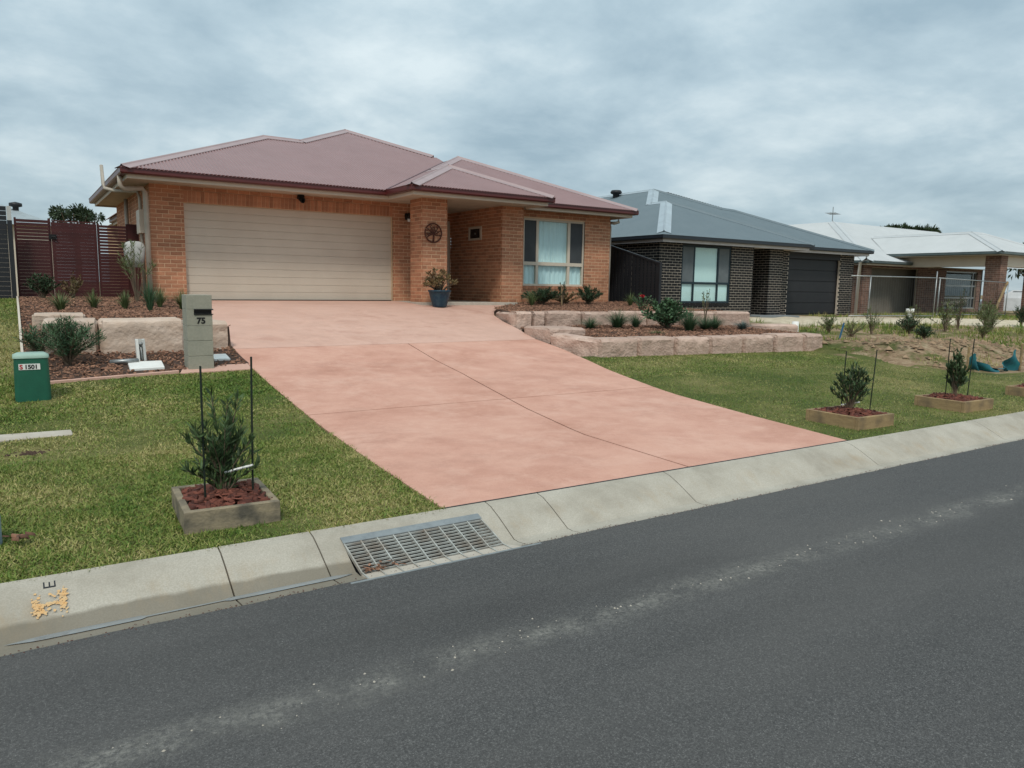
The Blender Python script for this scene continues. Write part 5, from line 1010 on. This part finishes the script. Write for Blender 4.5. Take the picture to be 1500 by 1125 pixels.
# ================================================================ background
fh = thing('distant_house', 'grey roofed house far behind the left fence', 'house'); x0, x1, y0, y1, zg, ze = -12, 2.4, 48, 60, .3, 4.4
MB().box(x0+.5, x1-.5, y0+.5, y1-.5, zg, ze).build('wall', 'cream', fh)
MB().add([(x0, y0, ze), (x1, y0, ze), (x1, y1, ze), (x0, y1, ze), (-5, 53, 5.85), (-.6, 53, 5.85)], [(0, 1, 5, 4), (1, 2, 5), (2, 3, 4, 5), (3, 0, 4), (0, 3, 2, 1)]).build('roof', mat('far_grey_roof', (.33, .37, .38), None, 2, .5), fh)
MB().lathe([(.15, 0), (.15, .2), (.32, .25), (.32, .42), (.001, .5)], (.3, 51.4, 5.35), 14).build('roof_vent', 'charcoal', fh, True)
MB().box(-4, -2, 48.46, 48.51, 1.5, 3).build('window', 'teal', fh)
def tree(name, label, loc, h, r, seed, trunk=.28, n=2600, ll=.42, squash=.55):
    rd = random.Random(seed); t = thing(name, label, 'tree', None, loc); st = MB(); st.tube([(0, 0, -.5), (.1, 0, h*.35), (-.05, .1, h*.7)], trunk, 8, trunk*.5); pts = []; ds = []; cl = []
    for c in range(16): a = rd.random()*6.283; q = rd.random()**.5*r; cl.append((Vector((q*math.cos(a), q*math.sin(a), h*.78+r*squash*(1-(q/r)**2)*rd.uniform(.0, .9))), r*rd.uniform(.22, .36)))
    for c, cr_ in cl:
        st.tube([(-.03, .05, h*.5), (c.x*.5, c.y*.5, h*.62), (c.x, c.y, c.z)], trunk*.3, 5, trunk*.08)
        for k in range(n//16): d = Vector((rd.gauss(0, 1), rd.gauss(0, 1), rd.gauss(0, .6))).normalized(); pts.append(c+d*cr_*rd.random()**.4); ds.append(d+Vector((0, 0, rd.gauss(0, .6))))
    st.build('trunk', 'bark', t); v, f = leaves_mesh(pts, ds, ll, ll*.45, seed); raw('crown', v, f, 'lf_tree', t); return t
tree('gum_tree', 'dark spreading tree beyond the maroon gate', (4.0, 65, .3), 7.5, 1.55, 71, ll=.26)
tree('gum_tree', 'small dark treetop just left of the eave beyond the gate', (7.9, 72, .3), 7.2, .9, 72, ll=.26, n=1200)
tree('gum_tree', 'distant tree showing above the pale roof at right', (88.5, 50, .3), 10.1, 2.9, 73, n=7000, ll=.5, squash=.4)
for i, (x, y) in enumerate(((66, 27), (72, 24), (80, 31))): tree('gum_tree', ('left', 'middle', 'right')[i]+' tree glimpsed through the unfinished portico', (x, y, .2), 4.6, 2.6, 75+i, n=1600, ll=.45)

# ================================================================ grass
def grass_pts(n, x0, x1, y0, y1, ok):
    x = rng.uniform(x0, x1, n); y = rng.uniform(y0, y1, n); k = np.array([ok(a, b) for a, b in zip(x, y)]); return x[k], y[k]
BEDL = [(.05, 9.9), (1.7, 10.05), (2.55, 10.1), (2.75, 11.6), (3, 19), (.02, 19)]
px, py = [], []
def frz(x, y): return .02+.022*noise.noise(Vector((x*7, y*7, 3)))
def okl(x, y): return x < dl(y)+frz(x, y) and y > 4.11-frz(x, y) and not inpoly(x, y, BEDL) and not (-1.6 < x < .34 and 7.42 < y < 7.6) and not (abs(x-1.0) < .25 and abs(y-4.7) < .29) and not (abs(x-.095) < .15 and abs(y-9.15) < .15) and ((x-.02)/.13)**2+((y-6.93)/.09)**2 > 1
for n, a in ((105000, (-1.2, 2.45, 4.06, 6.6)), (66000, (-1.2, 2.6, 6.6, 10.15)), (16000, (-1.6, .03, 10.0, 18.4))): x, y = grass_pts(n, *a, okl); px.append(x); py.append(y)
def okr(x, y): return x > drr(y)-frz(x, y) and y > 4.11-frz(x, y) and y < ly(x)-.0 and not (abs(x-7.48) < .3 and abs(y-4.68) < .31) and not (abs(x-9.72) < .32 and abs(y-4.7) < .3) and not (abs(x-11.95) < .32 and abs(y-4.62) < .3)
for n, a in ((80000, (6.5, 11, 4.06, 9.8)), (46000, (11, 13.9, 4.085, 9.5)), (15000, (13.9, 24, 4.085, 6.0))): x, y = grass_pts(n, *a, okr if a[0] < 13 else (lambda x, y: y < 6.2-(x-13.75)/14)); px.append(x); py.append(y)
# patchy grass on the rough lot
x, y = grass_pts(42000, 13.9, 36, 6.2, 17, lambda x, y: noise.noise(Vector((x*.55, y*.55, 4)))+.25*noise.noise(Vector((x*2, y*2, 1))) > (.02 if y < 13.2 else -.1) and mound(x, y) < .12 and not (x > 18 and abs(y-(15.3-max(x-22, 0)*.42)) < 2.0)); px.append(x); py.append(y)
x = np.concatenate(px); y = np.concatenate(py); n = len(x); ZTA = np.interp(y, [a for a, b in ZP], [b for a, b in ZP])
z = np.where(x < 7, ZTA, np.array([zright(a, b) if a > 13.4 else 0 for a, b in zip(x, y)])); z = np.where((x > 6.5) & (x <= 13.4), ZTA, z)-.012
rough_ = (x > 13.9) & (y > 6.2); h = rng.uniform(.005, .019, n)*rng.choice([1, 1, 1, 1, 1.8], n)*np.where(rough_, 6.5, 1)*np.where((x < .0) & (y > 9), 1.6, 1); a = rng.random(n)*6.283; ln_ = rng.normal(0, .013, (n, 2))*rng.choice([1, 1, 1, 2], n)[:, None]*np.where(rough_, 2, 1)[:, None]; wd = rng.uniform(.0028, .0058, n)*np.where(y > 8, 1.7, 1)*np.where(rough_, 1.6, 1)
b = np.stack([x, y, z], 1); s = np.stack([np.cos(a)*wd, np.sin(a)*wd, np.zeros(n)], 1); tip = b+np.concatenate([ln_, h[:, None]], 1)
v = np.stack([b-s, b+s, tip], 1).reshape(-1, 3); f = np.arange(3*n).reshape(-1, 3)
tag(raw('grass', v, f, 'grass', None, 'stuff'), 'short mown green and straw coloured grass on both lawns', 'grass')
# loose stones on the road and clods on the rough lot
def pebbles(name, pts, label, cat, m):
    mb = MB()
    for (x, y, z, r) in pts:
        k = len(mb.v); q = [(random.uniform(.7, 1.2)) for i in range(6)]; mb.v += [(x+r*q[0], y, z), (x, y+r*q[1], z), (x-r*q[2], y, z), (x, y-r*q[3], z), (x, y, z+r*.7*q[4]), (x, y, z-r*.4)]
        mb.f += [(k, k+1, k+4), (k+1, k+2, k+4), (k+2, k+3, k+4), (k+3, k, k+4)]
    return tag(mb.build(name, m), label, cat, kind='stuff')
pts = [(random.uniform(.0, 7), 2.61+random.gauss(0, .07), .001, random.uniform(.002, .009)*random.choice((1, 1, 1, 1.6))) for i in range(210)]+[(random.uniform(0, 9), random.uniform(.8, 3.5), .001, random.uniform(.0015, .005)) for i in range(260)]
pebbles('bare_soil', [(.02+random.gauss(0, .06), 6.93+random.gauss(0, .04), zt(6.93)-.012, random.uniform(.008, .024)) for i in range(70)], 'small bare soil patch in the left lawn below the concrete strip', 'soil patch', 'soil')
pts += [(random.uniform(.6, 5.5), 2.61+random.gauss(0, .055), -.001, random.uniform(.005, .014)) for i in range(90)]
pebbles('gutter_grit', [(random.uniform(-.3, 9), 3.598+random.gauss(0, .014), .003, random.uniform(.002, .006)) for i in range(900)], 'dark grit and leaf scraps along the edge of the asphalt', 'grit', 'rust')
pebbles('gravel', pts, 'loose pale gravel along the dusty line on the road', 'gravel', 'path')
pts = []
for i in range(1800):
    x, y = random.gauss(16.2, 2.4), random.gauss(8.1, .9)
    if y > 6.3 and x > 13.9: pts.append((x, y, zright(x, y)-.01, random.uniform(.012, .05)*random.choice((1, 1, 1, 2))))
pebbles('clods', pts, 'loose clods of clay on the dirt mound', 'soil', mat('clay_clod', (.29, .20, .125), (.20, .13, .08), 6, .95, island=.3))
